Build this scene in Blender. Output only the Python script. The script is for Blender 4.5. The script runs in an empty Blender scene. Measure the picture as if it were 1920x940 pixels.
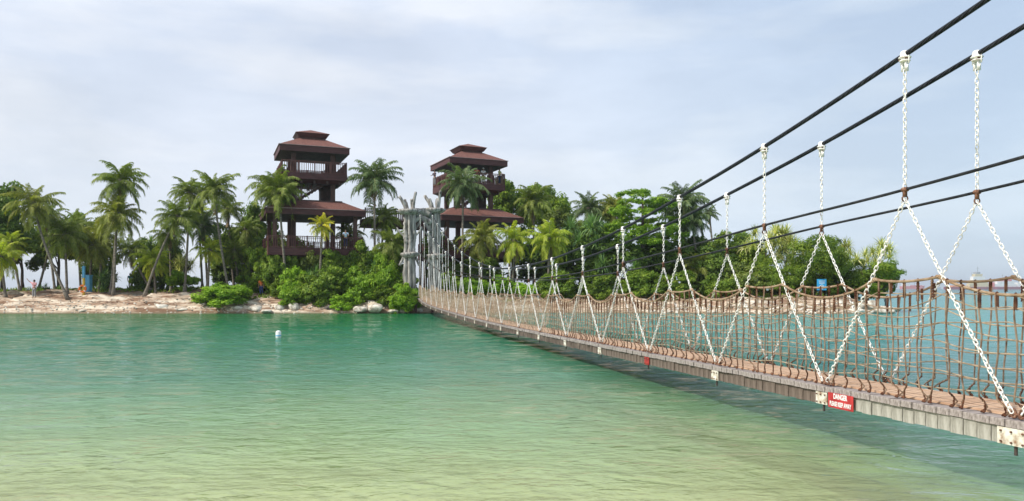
import bpy, bmesh, math, random
import numpy as np
from mathutils import Vector, Matrix
R = math.radians
rnd = random.Random(7)
sc = bpy.context.scene
COL = sc.collection

# ------------------------------------------------------------------ camera, world, sun, exposure
F = 1400.0            # focal length in photo pixels (1920 wide)
CAMZ = 2.2            # eye height above the water
cam = bpy.data.cameras.new('camera'); cam.sensor_width = 36; cam.lens = 36 * F / 1920
cam.shift_y = 71 / 1920; cam.clip_start = 0.1; cam.clip_end = 30000
camo = bpy.data.objects.new('camera', cam); COL.objects.link(camo)
camo.location = (0, 0, CAMZ); camo.rotation_euler = (R(90), 0, 0); sc.camera = camo

SUN_EL, SUN_AZ = R(47), R(-116)     # azimuth measured from +Y towards +X
w = bpy.data.worlds.new("World"); sc.world = w; w.use_nodes = True
nt = w.node_tree; N = nt.nodes; L = nt.links
bg = N['Background']; bg.inputs[1].default_value = 0.1
sky = N.new('ShaderNodeTexSky'); sky.sky_type = 'NISHITA'; sky.sun_disc = False
sky.sun_elevation = SUN_EL; sky.sun_rotation = SUN_AZ
sky.air_density = 1.0; sky.dust_density = 3.0; sky.ozone_density = 1.5
tc = N.new('ShaderNodeTexCoord')
sep = N.new('ShaderNodeSeparateXYZ'); L.new(tc.outputs['Generated'], sep.inputs[0])
# thin high cloud: stretched sideways and flattened towards the horizon
mp = N.new('ShaderNodeMapping'); mp.inputs['Scale'].default_value = (1.0, 1.0, 3.2)
mp.inputs['Rotation'].default_value = (R(6), R(14), 0)
L.new(tc.outputs['Generated'], mp.inputs[0])
n1 = N.new('ShaderNodeTexNoise'); n1.inputs['Scale'].default_value = 2.3; n1.inputs['Detail'].default_value = 7
n1.inputs['Roughness'].default_value = 0.55; n1.inputs['Distortion'].default_value = 0.35
L.new(mp.outputs[0], n1.inputs['Vector'])
cr = N.new('ShaderNodeValToRGB'); cr.color_ramp.elements[0].position = 0.36; cr.color_ramp.elements[1].position = 0.66
cr.color_ramp.elements[0].color = (0.70, 0.70, 0.70, 1); cr.color_ramp.elements[1].color = (0.97, 0.97, 0.97, 1)
L.new(n1.outputs['Fac'], cr.inputs[0])
# base haze veil colour varies a little with height
vr = N.new('ShaderNodeValToRGB'); e = vr.color_ramp.elements
e[0].position = 0.0; e[0].color = (7.7, 8.3, 9.0, 1)
e[1].position = 0.5; e[1].color = (5.9, 6.9, 8.7, 1)
e2 = vr.color_ramp.elements.new(0.16); e2.color = (7.4, 8.0, 9.0, 1)
L.new(sep.outputs['Z'], vr.inputs[0])
# wisps brighter than the veil
n2 = N.new('ShaderNodeTexNoise'); n2.inputs['Scale'].default_value = 3.1; n2.inputs['Detail'].default_value = 6
mp2 = N.new('ShaderNodeMapping'); mp2.inputs['Scale'].default_value = (1, 1, 4.2); mp2.inputs['Location'].default_value = (3.1, 1.7, 0.4)
L.new(tc.outputs['Generated'], mp2.inputs[0]); L.new(mp2.outputs[0], n2.inputs['Vector'])
cr2 = N.new('ShaderNodeValToRGB'); cr2.color_ramp.elements[0].position = 0.48; cr2.color_ramp.elements[1].position = 0.64
cr2.color_ramp.elements[0].color = (0, 0, 0, 1); cr2.color_ramp.elements[1].color = (0.65, 0.65, 0.65, 1)
L.new(n2.outputs['Fac'], cr2.inputs[0])
mxc = N.new('ShaderNodeMix'); mxc.data_type = 'RGBA'
L.new(cr2.outputs[0], mxc.inputs[0]); L.new(vr.outputs[0], mxc.inputs[6]); mxc.inputs[7].default_value = (9.1, 9.35, 9.8, 1)
mx = N.new('ShaderNodeMix'); mx.data_type = 'RGBA'
# clearer, bluer air away from the sun (towards +X)
xr = N.new('ShaderNodeMapRange'); xr.inputs[1].default_value = -0.1; xr.inputs[2].default_value = 0.75; L.new(sep.outputs['X'], xr.inputs[0])
mxx = N.new('ShaderNodeMix'); mxx.data_type = 'RGBA'; mxx.blend_type = 'MULTIPLY'; mxx.inputs[7].default_value = (0.78, 0.90, 0.98, 1)
L.new(xr.outputs[0], mxx.inputs[0]); L.new(mxc.outputs[2], mxx.inputs[6])
L.new(cr.outputs[0], mx.inputs[0]); L.new(sky.outputs[0], mx.inputs[6]); L.new(mxx.outputs[2], mx.inputs[7])
L.new(mx.outputs[2], bg.inputs[0])
sun = bpy.data.lights.new('sun', 'SUN'); sun.energy = 4.2; sun.angle = R(3.0); sun.color = (1.0, 0.95, 0.87)
suno = bpy.data.objects.new('sun', sun); COL.objects.link(suno)
sdir = Vector((math.sin(SUN_AZ) * math.cos(SUN_EL), math.cos(SUN_AZ) * math.cos(SUN_EL), math.sin(SUN_EL)))
suno.rotation_euler = sdir.to_track_quat('Z', 'Y').to_euler(); suno.location = (-20, -20, 60)
sc.view_settings.view_transform = 'Standard'; sc.view_settings.look = 'None'
sc.view_settings.exposure = 0.2; sc.view_settings.gamma = 1.0
sc.render.engine = 'CYCLES'
sc.cycles.max_bounces = 6; sc.cycles.transparent_max_bounces = 8
sc.cycles.use_denoising = True

def at(px, py, Y):
    return Vector(((px - 960) * Y / F, Y, CAMZ + (541 - py) * Y / F))
def ipx(px, Y): return (px - 960) * Y / F
def izy(py, Y): return CAMZ + (541 - py) * Y / F

# ------------------------------------------------------------------ materials
def newmat(name):
    m = bpy.data.materials.new(name); m.use_nodes = True
    return m, m.node_tree.nodes, m.node_tree.links, m.node_tree.nodes['Principled BSDF']
def noisy(name, ca, cb, scale=3.0, rough=0.7, bump=0.2, bscale=None, stretch=(1, 1, 1), detail=6, lo=0.35, hi=0.65, spec=0.3, third=None, dist=0.01):
    m, n, l, p = newmat(name)
    t = n.new('ShaderNodeTexCoord'); mp = n.new('ShaderNodeMapping'); mp.inputs['Scale'].default_value = stretch
    l.new(t.outputs['Object'], mp.inputs[0])
    ns = n.new('ShaderNodeTexNoise'); ns.inputs['Scale'].default_value = scale; ns.inputs['Detail'].default_value = detail
    ns.inputs['Roughness'].default_value = 0.6
    l.new(mp.outputs[0], ns.inputs['Vector'])
    cr = n.new('ShaderNodeValToRGB'); cr.color_ramp.elements[0].position = lo; cr.color_ramp.elements[1].position = hi
    cr.color_ramp.elements[0].color = (*ca, 1); cr.color_ramp.elements[1].color = (*cb, 1)
    if third:
        e = cr.color_ramp.elements.new(third[0]); e.color = (*third[1], 1)
    l.new(ns.outputs['Fac'], cr.inputs[0]); l.new(cr.outputs[0], p.inputs['Base Color'])
    p.inputs['Roughness'].default_value = rough; p.inputs['Specular IOR Level'].default_value = spec
    if bump:
        nb = n.new('ShaderNodeTexNoise'); nb.inputs['Scale'].default_value = bscale or scale * 4; nb.inputs['Detail'].default_value = 5
        l.new(mp.outputs[0], nb.inputs['Vector'])
        b = n.new('ShaderNodeBump'); b.inputs['Strength'].default_value = bump; b.inputs['Distance'].default_value = dist
        l.new(nb.outputs['Fac'], b.inputs['Height']); l.new(b.outputs[0], p.inputs['Normal'])
    return m
def leafmat(name, cols, trans=0.3, rough=0.5, spec=0.16):
    """leaf colour picked per leaf from a ramp, translucent blade"""
    m, n, l, p = newmat(name)
    a = n.new('ShaderNodeAttribute'); a.attribute_name = 'tint'
    cr = n.new('ShaderNodeValToRGB'); els = cr.color_ramp.elements
    k = len(cols)
    els[0].position = 0; els[0].color = (*cols[0], 1); els[1].position = 1; els[1].color = (*cols[-1], 1)
    for i in range(1, k - 1):
        e = els.new(i / (k - 1)); e.color = (*cols[i], 1)
    l.new(a.outputs['Fac'], cr.inputs[0])
    oi = n.new('ShaderNodeObjectInfo')
    hs = n.new('ShaderNodeHueSaturation'); mr = n.new('ShaderNodeMapRange')
    mr.inputs[3].default_value = 1.35; mr.inputs[4].default_value = 1.95
    l.new(oi.outputs['Random'], mr.inputs[0]); l.new(mr.outputs[0], hs.inputs['Value']); l.new(cr.outputs[0], hs.inputs['Color'])
    l.new(hs.outputs[0], p.inputs['Base Color'])
    p.inputs['Roughness'].default_value = rough; p.inputs['Specular IOR Level'].default_value = spec
    t = n.new('ShaderNodeBsdfTranslucent'); g = n.new('ShaderNodeMix'); g.data_type = 'RGBA'; g.blend_type = 'MULTIPLY'
    g.inputs[0].default_value = 1; l.new(hs.outputs[0], g.inputs[6]); g.inputs[7].default_value = (1.5, 1.6, 0.6, 1)
    l.new(g.outputs[2], t.inputs[0])
    mx = n.new('ShaderNodeMixShader'); mx.inputs[0].default_value = trans
    l.new(p.outputs[0], mx.inputs[1]); l.new(t.outputs[0], mx.inputs[2])
    l.new(mx.outputs[0], n['Material Output'].inputs[0])
    return m
def ropemat(name, ca, cb, twist=3, pitch=0.05, bump=0.8, dist=0.006, rough=0.85, nscale=9):
    m, n, l, p = newmat(name)
    uv = n.new('ShaderNodeUVMap'); s = n.new('ShaderNodeSeparateXYZ'); l.new(uv.outputs[0], s.inputs[0])
    a = n.new('ShaderNodeMath'); a.operation = 'MULTIPLY'; a.inputs[1].default_value = twist * 2 * math.pi; l.new(s.outputs[0], a.inputs[0])
    b = n.new('ShaderNodeMath'); b.operation = 'MULTIPLY_ADD'; b.inputs[1].default_value = 2 * math.pi / pitch
    l.new(s.outputs[1], b.inputs[0]); l.new(a.outputs[0], b.inputs[2])
    c = n.new('ShaderNodeMath'); c.operation = 'SINE'; l.new(b.outputs[0], c.inputs[0])
    c2 = n.new('ShaderNodeMath'); c2.operation = 'ABSOLUTE'; l.new(c.outputs[0], c2.inputs[0])
    bp = n.new('ShaderNodeBump'); bp.inputs['Strength'].default_value = bump; bp.inputs['Distance'].default_value = dist
    l.new(c2.outputs[0], bp.inputs['Height']); l.new(bp.outputs[0], p.inputs['Normal'])
    t = n.new('ShaderNodeTexCoord'); ns = n.new('ShaderNodeTexNoise'); ns.inputs['Scale'].default_value = nscale; ns.inputs['Detail'].default_value = 4
    l.new(t.outputs['Object'], ns.inputs['Vector'])
    cr = n.new('ShaderNodeValToRGB'); cr.color_ramp.elements[0].position = 0.35; cr.color_ramp.elements[1].position = 0.65
    cr.color_ramp.elements[0].color = (*ca, 1); cr.color_ramp.elements[1].color = (*cb, 1)
    l.new(ns.outputs['Fac'], cr.inputs[0]); l.new(cr.outputs[0], p.inputs['Base Color'])
    p.inputs['Roughness'].default_value = rough; p.inputs['Specular IOR Level'].default_value = 0.15
    return m

M = {}
M['cable'] = ropemat('cable', (0.012, 0.013, 0.017), (0.03, 0.032, 0.038), 3, 0.22, 1.0, 0.012, 0.45)
M['wire'] = ropemat('wire', (0.012, 0.013, 0.015), (0.035, 0.035, 0.038), 3, 0.1, 0.7, 0.005, 0.45)
M['rope_v'] = ropemat('rope_vertical', (0.22, 0.13, 0.08), (0.5, 0.37, 0.26), 3, 0.05, 1.0, 0.008)
M['rope_h'] = ropemat('rope_horizontal', (0.34, 0.24, 0.155), (0.58, 0.46, 0.33), 3, 0.06, 0.9, 0.006)
M['rope_t'] = ropemat('rope_top', (0.3, 0.19, 0.11), (0.5, 0.37, 0.25), 3, 0.09, 1.0, 0.01)
M['lash'] = ropemat('rope_lashing', (0.12, 0.045, 0.025), (0.3, 0.14, 0.08), 2, 0.03, 1.0, 0.01)
M['chain'] = noisy('white_chain', (0.3, 0.23, 0.16), (0.82, 0.81, 0.77), 12, 0.5, 0.3, 60, lo=0.32, hi=0.47, spec=0.45, dist=0.003)
M['plate'] = noisy('rusty_white_plate', (0.24, 0.13, 0.07), (0.68, 0.66, 0.58), 9, 0.6, 0.35, 40, third=(0.47, (0.55, 0.5, 0.4)), lo=0.33, hi=0.58, dist=0.004)
M['rustred'] = noisy('red_plate', (0.2, 0.02, 0.02), (0.42, 0.04, 0.03), 8, 0.6, 0.2, dist=0.003)
M['rust'] = noisy('rusty_shackle', (0.06, 0.025, 0.015), (0.26, 0.13, 0.08), 20, 0.8, 0.4, dist=0.004)
M['greywood'] = noisy('weathered_plank', (0.17, 0.14, 0.125), (0.4, 0.35, 0.325), 5, 0.85, 0.5, 30, stretch=(6, 1, 3), dist=0.004)
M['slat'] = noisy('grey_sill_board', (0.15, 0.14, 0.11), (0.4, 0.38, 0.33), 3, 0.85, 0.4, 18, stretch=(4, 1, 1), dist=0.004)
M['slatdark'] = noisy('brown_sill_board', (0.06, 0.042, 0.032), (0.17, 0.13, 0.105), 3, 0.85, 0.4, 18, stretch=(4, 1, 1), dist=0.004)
M['walk'] = noisy('walkway_board', (0.36, 0.21, 0.125), (0.62, 0.43, 0.29), 2.5, 0.8, 0.5, 16, stretch=(1, 9, 9), dist=0.004)
M['steel'] = noisy('dark_steel', (0.03, 0.025, 0.02), (0.08, 0.06, 0.05), 4, 0.6, 0.1)
M['red_sign'] = noisy('red_sign', (0.3, 0.02, 0.02), (0.52, 0.045, 0.045), 7, 0.55, 0.1, 30, stretch=(1, 1, .4), dist=.002)
M['white_paint'] = noisy('white_paint', (0.7, 0.7, 0.68), (0.82, 0.82, 0.8), 5, 0.5, 0.0)
M['sign_blue'] = noisy('blue_sign', (0.02, 0.27, 0.55), (0.05, 0.36, 0.65), 2, 0.45, 0.0)
M['pale_blue'] = noisy('pale_blue_paint', (0.08, 0.3, 0.5), (0.14, 0.42, 0.62), 2, 0.5, 0.1)
M['yellow'] = noisy('yellow_paint', (0.6, 0.4, 0.05), (0.72, 0.52, 0.09), 3, 0.5, 0.1)
M['orange'] = noisy('orange_ring', (0.75, 0.16, 0.03), (0.85, 0.22, 0.04), 3, 0.45, 0.0)
M['drift'] = noisy('driftwood', (0.1, 0.09, 0.078), (0.42, 0.4, 0.365), 2.2, 0.85, 0.9, 7, stretch=(2.2, 2.2, 0.35), lo=0.36, hi=0.6, dist=0.05)
M['rooftile'] = None
M['fascia'] = noisy('maroon_fascia', (0.055, 0.021, 0.02), (0.1, 0.037, 0.034), 2, 0.6, 0.15, 12, stretch=(0.5, 0.5, 4))
M['timber'] = noisy('dark_timber', (0.055, 0.028, 0.022), (0.12, 0.06, 0.048), 3, 0.65, 0.2, 12, stretch=(3, 3, 0.6))
M['railing'] = noisy('red_brown_railing', (0.1, 0.04, 0.033), (0.16, 0.065, 0.055), 3, 0.6, 0.1)
M['floor'] = noisy('deck_underside', (0.045, 0.028, 0.023), (0.1, 0.06, 0.05), 3, 0.8, 0.1)
M['boulder'] = noisy('pale_boulder', (0.27, 0.225, 0.17), (0.72, 0.66, 0.56), 1.6, 0.85, 0.7, 7, lo=0.36, hi=0.6, dist=0.06)
M['darkrock'] = noisy('dark_boulder', (0.05, 0.045, 0.04), (0.17, 0.15, 0.13), 1.5, 0.85, 0.7, 6, dist=0.06)
M['buoy'] = noisy('buoy_white', (0.6, 0.6, 0.56), (0.8, 0.8, 0.78), 6, 0.45, 0.05)
M['ptrunk'] = noisy('palm_trunk', (0.10, 0.085, 0.065), (0.26, 0.225, 0.18), 2.5, 0.9, 0.6, 5, stretch=(1, 1, 7), dist=0.04)
M['bark'] = noisy('bark', (0.045, 0.035, 0.025), (0.13, 0.105, 0.08), 3, 0.9, 0.6, 9, stretch=(1, 1, 0.4), dist=0.03)
# roof: shingle courses
m, n, l, p = newmat('red_roof_shingles')
t = n.new('ShaderNodeTexCoord'); sp = n.new('ShaderNodeSeparateXYZ'); l.new(t.outputs['Object'], sp.inputs[0])
ml = n.new('ShaderNodeMath'); ml.operation = 'MULTIPLY'; ml.inputs[1].default_value = 9.0; l.new(sp.outputs[2], ml.inputs[0])
fr = n.new('ShaderNodeMath'); fr.operation = 'FRACT'; l.new(ml.outputs[0], fr.inputs[0])
ns = n.new('ShaderNodeTexNoise'); ns.inputs['Scale'].default_value = 6; ns.inputs['Detail'].default_value = 8; l.new(t.outputs['Object'], ns.inputs['Vector'])
cr = n.new('ShaderNodeValToRGB'); cr.color_ramp.elements[0].position = 0.3; cr.color_ramp.elements[1].position = 0.7
cr.color_ramp.elements[0].color = (0.10, 0.037, 0.027, 1); cr.color_ramp.elements[1].color = (0.205, 0.084, 0.062, 1)
l.new(ns.outputs['Fac'], cr.inputs[0]); l.new(cr.outputs[0], p.inputs['Base Color'])
b = n.new('ShaderNodeBump'); b.inputs['Strength'].default_value = 0.7; b.inputs['Distance'].default_value = 0.03
l.new(fr.outputs[0], b.inputs['Height']); l.new(b.outputs[0], p.inputs['Normal']); p.inputs['Roughness'].default_value = 0.85
M['rooftile'] = m

M['palm_green'] = leafmat('palm_green', [(0.045, 0.065, 0.012), (0.078, 0.11, 0.018), (0.125, 0.155, 0.03), (0.19, 0.2, 0.05)], 0.33)
M['palm_dark'] = leafmat('palm_dark', [(0.03, 0.05, 0.02), (0.05, 0.08, 0.028), (0.08, 0.115, 0.045), (0.13, 0.16, 0.075)], 0.28)
M['palm_olive'] = leafmat('palm_olive', [(0.05, 0.062, 0.012), (0.095, 0.115, 0.02), (0.15, 0.165, 0.03), (0.22, 0.2, 0.05)], 0.33)
M['palm_lime'] = leafmat('palm_lime', [(0.09, 0.13, 0.014), (0.16, 0.21, 0.022), (0.25, 0.28, 0.03), (0.36, 0.34, 0.045)], 0.36)
M['palm_yellow'] = leafmat('palm_yellow', [(0.12, 0.17, 0.02), (0.24, 0.26, 0.025), (0.38, 0.34, 0.03), (0.48, 0.36, 0.04)], 0.36)
M['rib'] = noisy('frond_rib', (0.16, 0.17, 0.05), (0.26, 0.26, 0.1), 3, 0.6, 0)
M['leaf_dark'] = leafmat('leaf_dark', [(0.026, 0.047, 0.010), (0.048, 0.083, 0.013), (0.078, 0.122, 0.018), (0.12, 0.165, 0.026)], 0.28)
M['leaf_mid'] = leafmat('leaf_mid', [(0.038, 0.066, 0.010), (0.072, 0.12, 0.014), (0.12, 0.17, 0.018), (0.18, 0.22, 0.03)], 0.28)
M['leaf_bright'] = leafmat('leaf_bright', [(0.055, 0.105, 0.010), (0.095, 0.175, 0.014), (0.15, 0.24, 0.02), (0.22, 0.3, 0.03)], 0.32)
M['leaf_olive'] = leafmat('leaf_olive', [(0.04, 0.06, 0.014), (0.075, 0.105, 0.02), (0.12, 0.15, 0.03), (0.19, 0.2, 0.05)], 0.28)
M['strap_green'] = leafmat('strap_green', [(0.03, 0.065, 0.02), (0.055, 0.11, 0.03), (0.09, 0.16, 0.045), (0.15, 0.22, 0.07)], 0.25, 0.4, 0.5)
M['strap_yellow'] = leafmat('strap_yellow', [(0.1, 0.13, 0.025), (0.2, 0.22, 0.05), (0.34, 0.34, 0.12), (0.5, 0.47, 0.22)], 0.25, 0.4, 0.5)

# ------------------------------------------------------------------ mesh helpers
class MB:
    def __init__(s): s.v = []; s.f = []; s.uv = []; s.mi = []; s.n = 0
    def add(s, vs, fs, uvs=None, mi=0):
        o = s.n; s.v.extend([tuple(x) for x in vs]); s.n += len(vs)
        for k, f in enumerate(fs):
            s.f.append(tuple(i + o for i in f)); s.uv.append(uvs[k] if uvs else None); s.mi.append(mi)
    def box(s, c, d, rot=None, mi=0):
        c = Vector(c); vs = []
        for x in (-.5, .5):
            for y in (-.5, .5):
                for z in (-.5, .5):
                    q = Vector((x * d[0], y * d[1], z * d[2]))
                    if rot is not None: q = rot @ q
                    vs.append(c + q)
        s.add(vs, [(0, 1, 3, 2), (4, 6, 7, 5), (0, 4, 5, 1), (2, 3, 7, 6), (0, 2, 6, 4), (1, 5, 7, 3)], mi=mi)
    def hexa(s, p, mi=0):   # 8 corners: bottom 4 ring then top 4 ring
        s.add(p, [(3, 2, 1, 0), (4, 5, 6, 7), (0, 1, 5, 4), (1, 2, 6, 5), (2, 3, 7, 6), (3, 0, 4, 7)], mi=mi)
    def tube(s, pts, rad, seg=6, cap=True, mi=0, v0=0.0, closed=False):
        P = np.array([tuple(q) for q in pts], float); n = len(P)
        if np.isscalar(rad): rad = [rad] * n
        if closed: T = np.roll(P, -1, 0) - np.roll(P, 1, 0)
        else: T = np.gradient(P, axis=0)
        T /= (np.linalg.norm(T, axis=1)[:, None] + 1e-12)
        a = np.array([0, 0, 1.]) if abs(T[0][2]) < .9 else np.array([0, 1., 0])
        u = np.cross(T[0], a); u /= np.linalg.norm(u)
        ang = np.arange(seg) * 2 * math.pi / seg; ca, sa = np.cos(ang)[:, None], np.sin(ang)[:, None]
        rings = []; ln = [v0]
        for i in range(n):
            u = u - T[i] * u.dot(T[i]); u /= (np.linalg.norm(u) + 1e-12); w_ = np.cross(T[i], u)
            rings.append(P[i] + rad[i] * (ca * u + sa * w_))
            if i: ln.append(ln[-1] + float(np.linalg.norm(P[i] - P[i - 1])))
        V = np.concatenate(rings); fs = []; uvs = []
        m_ = n if closed else n - 1
        for i in range(m_):
            i2 = (i + 1) % n
            for j in range(seg):
                k = (j + 1) % seg
                fs.append((i * seg + j, i * seg + k, i2 * seg + k, i2 * seg + j))
                va, vb = ln[i], ln[i2] if i2 else ln[i] + .01
                uvs.append(((j / seg, va), ((j + 1) / seg, va), ((j + 1) / seg, vb), (j / seg, vb)))
        if cap and not closed:
            fs.append(tuple(range(seg))[::-1]); uvs.append(tuple((0, ln[0]) for _ in range(seg)))
            fs.append(tuple((n - 1) * seg + j for j in range(seg))); uvs.append(tuple((0, ln[-1]) for _ in range(seg)))
        s.add([tuple(x) for x in V], fs, uvs, mi)
    def lathe(s, c, prof, seg=12, mi=0):
        vs = []; c = Vector(c)
        for r, z in prof:
            for j in range(seg):
                a = 2 * math.pi * j / seg; vs.append(c + Vector((r * math.cos(a), r * math.sin(a), z)))
        fs = []
        for i in range(len(prof) - 1):
            for j in range(seg):
                k = (j + 1) % seg; fs.append((i * seg + j, i * seg + k, (i + 1) * seg + k, (i + 1) * seg + j))
        fs.append(tuple(range(seg))[::-1]); fs.append(tuple((len(prof) - 1) * seg + j for j in range(seg)))
        s.add(vs, fs, mi=mi)
    def mesh(s, name, mats, smooth=False):
        me = bpy.data.meshes.new(name); me.from_pydata(s.v, [], s.f)
        if any(u is not None for u in s.uv):
            ul = me.uv_layers.new(name='UVMap'); arr = []
            for f, u in zip(s.f, s.uv):
                if u is None: arr.extend([0.0] * (2 * len(f)))
                else:
                    for q in u: arr.extend(q)
            ul.data.foreach_set('uv', arr)
        if not isinstance(mats, (list, tuple)): mats = [mats]
        for m in mats: me.materials.append(m)
        if len(mats) > 1: me.polygons.foreach_set('material_index', s.mi)
        if smooth: me.polygons.foreach_set('use_smooth', [True] * len(me.polygons))
        me.update(); return me
    def build(s, name, mats, parent=None, smooth=False, **kw):
        return link(name, s.mesh(name, mats, smooth), parent, **kw)
def link(name, data, parent=None, loc=None, label=None, cat=None, group=None, kind=None):
    o = bpy.data.objects.new(name, data); COL.objects.link(o)
    if parent is not None:
        o.parent = parent
        if loc is None: o.matrix_parent_inverse = Matrix.Translation(-parent.location) if parent.parent is None else PINV(parent)
    if loc is not None: o.location = loc
    tag(o, label, cat, group, kind); return o
def PINV(parent):   # parent's accumulated translation (parts of parts keep world coordinates)
    t = Vector((0, 0, 0)); q = parent
    top = q
    while top.parent: top = top.parent
    if q.get('_local'): return Matrix.Identity(4)
    return Matrix.Identity(4)
def tag(o, label=None, cat=None, group=None, kind=None):
    if label: o['label'] = label
    if cat: o['category'] = cat
    if group: o['group'] = group
    if kind: o['kind'] = kind
    return o
def thing(name, loc, label, cat, group=None):
    o = bpy.data.objects.new(name, None); COL.objects.link(o); o.location = loc; o.empty_display_size = .2
    return tag(o, label, cat, group)
def smoothstep(a, b, x):
    t = min(1, max(0, (x - a) / (b - a))); return t * t * (3 - 2 * t)

# ------------------------------------------------------------------ terrain
def vnoise(x, y, s=0):
    def h(i, j): 
        v = math.sin(i * 127.1 + j * 311.7 + s * 74.7) * 43758.5453; return v - math.floor(v)
    i, j = math.floor(x), math.floor(y); fx, fy = x - i, y - j; fx = fx * fx * (3 - 2 * fx); fy = fy * fy * (3 - 2 * fy)
    return (h(i, j) * (1 - fx) + h(i + 1, j) * fx) * (1 - fy) + (h(i, j + 1) * (1 - fx) + h(i + 1, j + 1) * fx) * fy
def fbm(x, y, s=0): return vnoise(x, y, s) * .55 + vnoise(x * 2.1, y * 2.1, s + 1) * .28 + vnoise(x * 4.3, y * 4.3, s + 2) * .17
def yfront(X):
    y = 65.2 + 1.2 * (fbm(X * .18, 3.3) - .5)
    if X < -25: y -= (-25 - X) * .03
    y += 1.3 * math.exp(-((X - 3) / 9) ** 2)
    y -= 1.2 * math.exp(-((X - 25) / 7) ** 2)
    if X > 28: y += ((X - 28) / 5.5) ** 2 * 5
    return y
def yback(X):
    y = 99 + 2 * fbm(X * .1, 7.7)
    if X > 12: y -= (X - 12) * 1.0
    return y
def ground(X, Y):
    d = min(Y - yfront(X), (yback(X) - Y) * .9, (33.6 - X) * .9)
    if d < 0: return max(-1.5, d * .25)
    z = 1.62 * (1 - math.exp(-d / 3.2)) + .1 * min(d, 1)
    # eroded sandy ledges near the water
    k = fbm(X * .45, Y * .9, 5)
    z += min(d, 1.5) * .5 * (k - .5)
    z += .16 * smoothstep(.46, .5, fbm(X * .3 + 9, Y * .8, 6)) * min(1, d) + .05 * (fbm(X * 2.2, Y * 2.2, 12) - .5)
    z += .22 * smoothstep(.2, .35, d) * (vnoise(X * .35, 1, 9) > .35)
    return z
tb = MB(); xs = np.concatenate([np.arange(-120, -50, 2.), np.arange(-50, 36, .33)])
ys = np.concatenate([np.arange(60, 74, .2), np.arange(74, 106, 1.)])
vs = [(x, y, ground(x, y)) for y in ys for x in xs]; nx = len(xs)
fs = [(j * nx + i, j * nx + i + 1, (j + 1) * nx + i + 1, (j + 1) * nx + i) for j in range(len(ys) - 1) for i in range(nx - 1)]
tb.add(vs, fs)
m, n, l, p = newmat('island_sand')
t = n.new('ShaderNodeTexCoord'); a = n.new('ShaderNodeTexNoise'); a.inputs['Scale'].default_value = .55; a.inputs['Detail'].default_value = 7
smp = n.new('ShaderNodeMapping'); smp.inputs['Scale'].default_value = (.55, 1.3, 5.0); l.new(t.outputs['Object'], smp.inputs[0]); a.inputs['Roughness'].default_value = .7; l.new(smp.outputs[0], a.inputs['Vector'])
c = n.new('ShaderNodeValToRGB'); c.color_ramp.elements[0].position = .42; c.color_ramp.elements[1].position = .6
c.color_ramp.elements[0].color = (.2, .12, .075, 1); c.color_ramp.elements[1].color = (.66, .57, .45, 1)
e = c.color_ramp.elements.new(.49); e.color = (.38, .27, .19, 1)
e = c.color_ramp.elements.new(.54); e.color = (.48, .38, .28, 1)
l.new(a.outputs['Fac'], c.inputs[0])
sp = n.new('ShaderNodeSeparateXYZ'); l.new(t.outputs['Object'], sp.inputs[0])
mr = n.new('ShaderNodeMapRange'); mr.inputs[1].default_value = .03; mr.inputs[2].default_value = .2; l.new(sp.outputs[2], mr.inputs[0])
mx = n.new('ShaderNodeMix'); mx.data_type = 'RGBA'; mx.inputs[6].default_value = (.16, .13, .08, 1); l.new(mr.outputs[0], mx.inputs[0]); l.new(c.outputs[0], mx.inputs[7])
# soil and leaf litter further inland
mr2 = n.new('ShaderNodeMapRange'); mr2.inputs[1].default_value = 69.5; mr2.inputs[2].default_value = 74; l.new(sp.outputs[1], mr2.inputs[0])
mx2 = n.new('ShaderNodeMix'); mx2.data_type = 'RGBA'; l.new(mr2.outputs[0], mx2.inputs[0]); l.new(mx.outputs[2], mx2.inputs[6]); mx2.inputs[7].default_value = (.12, .075, .045, 1)
l.new(mx2.outputs[2], p.inputs['Base Color']); p.inputs['Roughness'].default_value = .9; p.inputs['Specular IOR Level'].default_value = .1
nb = n.new('ShaderNodeTexNoise'); nb.inputs['Scale'].default_value = 3; nb.inputs['Detail'].default_value = 8; l.new(t.outputs['Object'], nb.inputs['Vector'])
b = n.new('ShaderNodeBump'); b.inputs['Strength'].default_value = .9; b.inputs['Distance'].default_value = .12; l.new(nb.outputs['Fac'], b.inputs['Height']); l.new(b.outputs[0], p.inputs['Normal'])
tb.build('island_ground', m, smooth=True, kind='structure')

# seabed: sandy shoal under the camera falling away to the lagoon and the strait, one sheet to the horizon
def bed(X, Y):
    z = -.75 - .055 * max(0, Y - 7) - .3 * smoothstep(5, 9, X + .232 * Y) * smoothstep(4, 9, Y) + .12 * (fbm(X * .4, Y * .4, 8) - .5)
    return max(-3.2, z)
sb = MB(); bx_s = [-5100, -600, -120, -60] + list(np.arange(-30, 30.1, .75)) + [60, 120, 600, 5100]; by_s = [-60, -20, -5] + list(np.arange(0, 50, .75)) + [60, 80, 120, 600, 6250]
vs = [(x, y, bed(x, y)) for y in by_s for x in bx_s]; nx = len(bx_s)
sb.add(vs, [(j * nx + i, j * nx + i + 1, (j + 1) * nx + i + 1, (j + 1) * nx + i) for j in range(len(by_s) - 1) for i in range(nx - 1)])
sb.build('seabed', noisy('seabed_sand', (.52, .48, .28), (.72, .66, .42), .7, .9, .3, 3, dist=.05, lo=.3, hi=.7), kind='structure', smooth=True)

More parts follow.
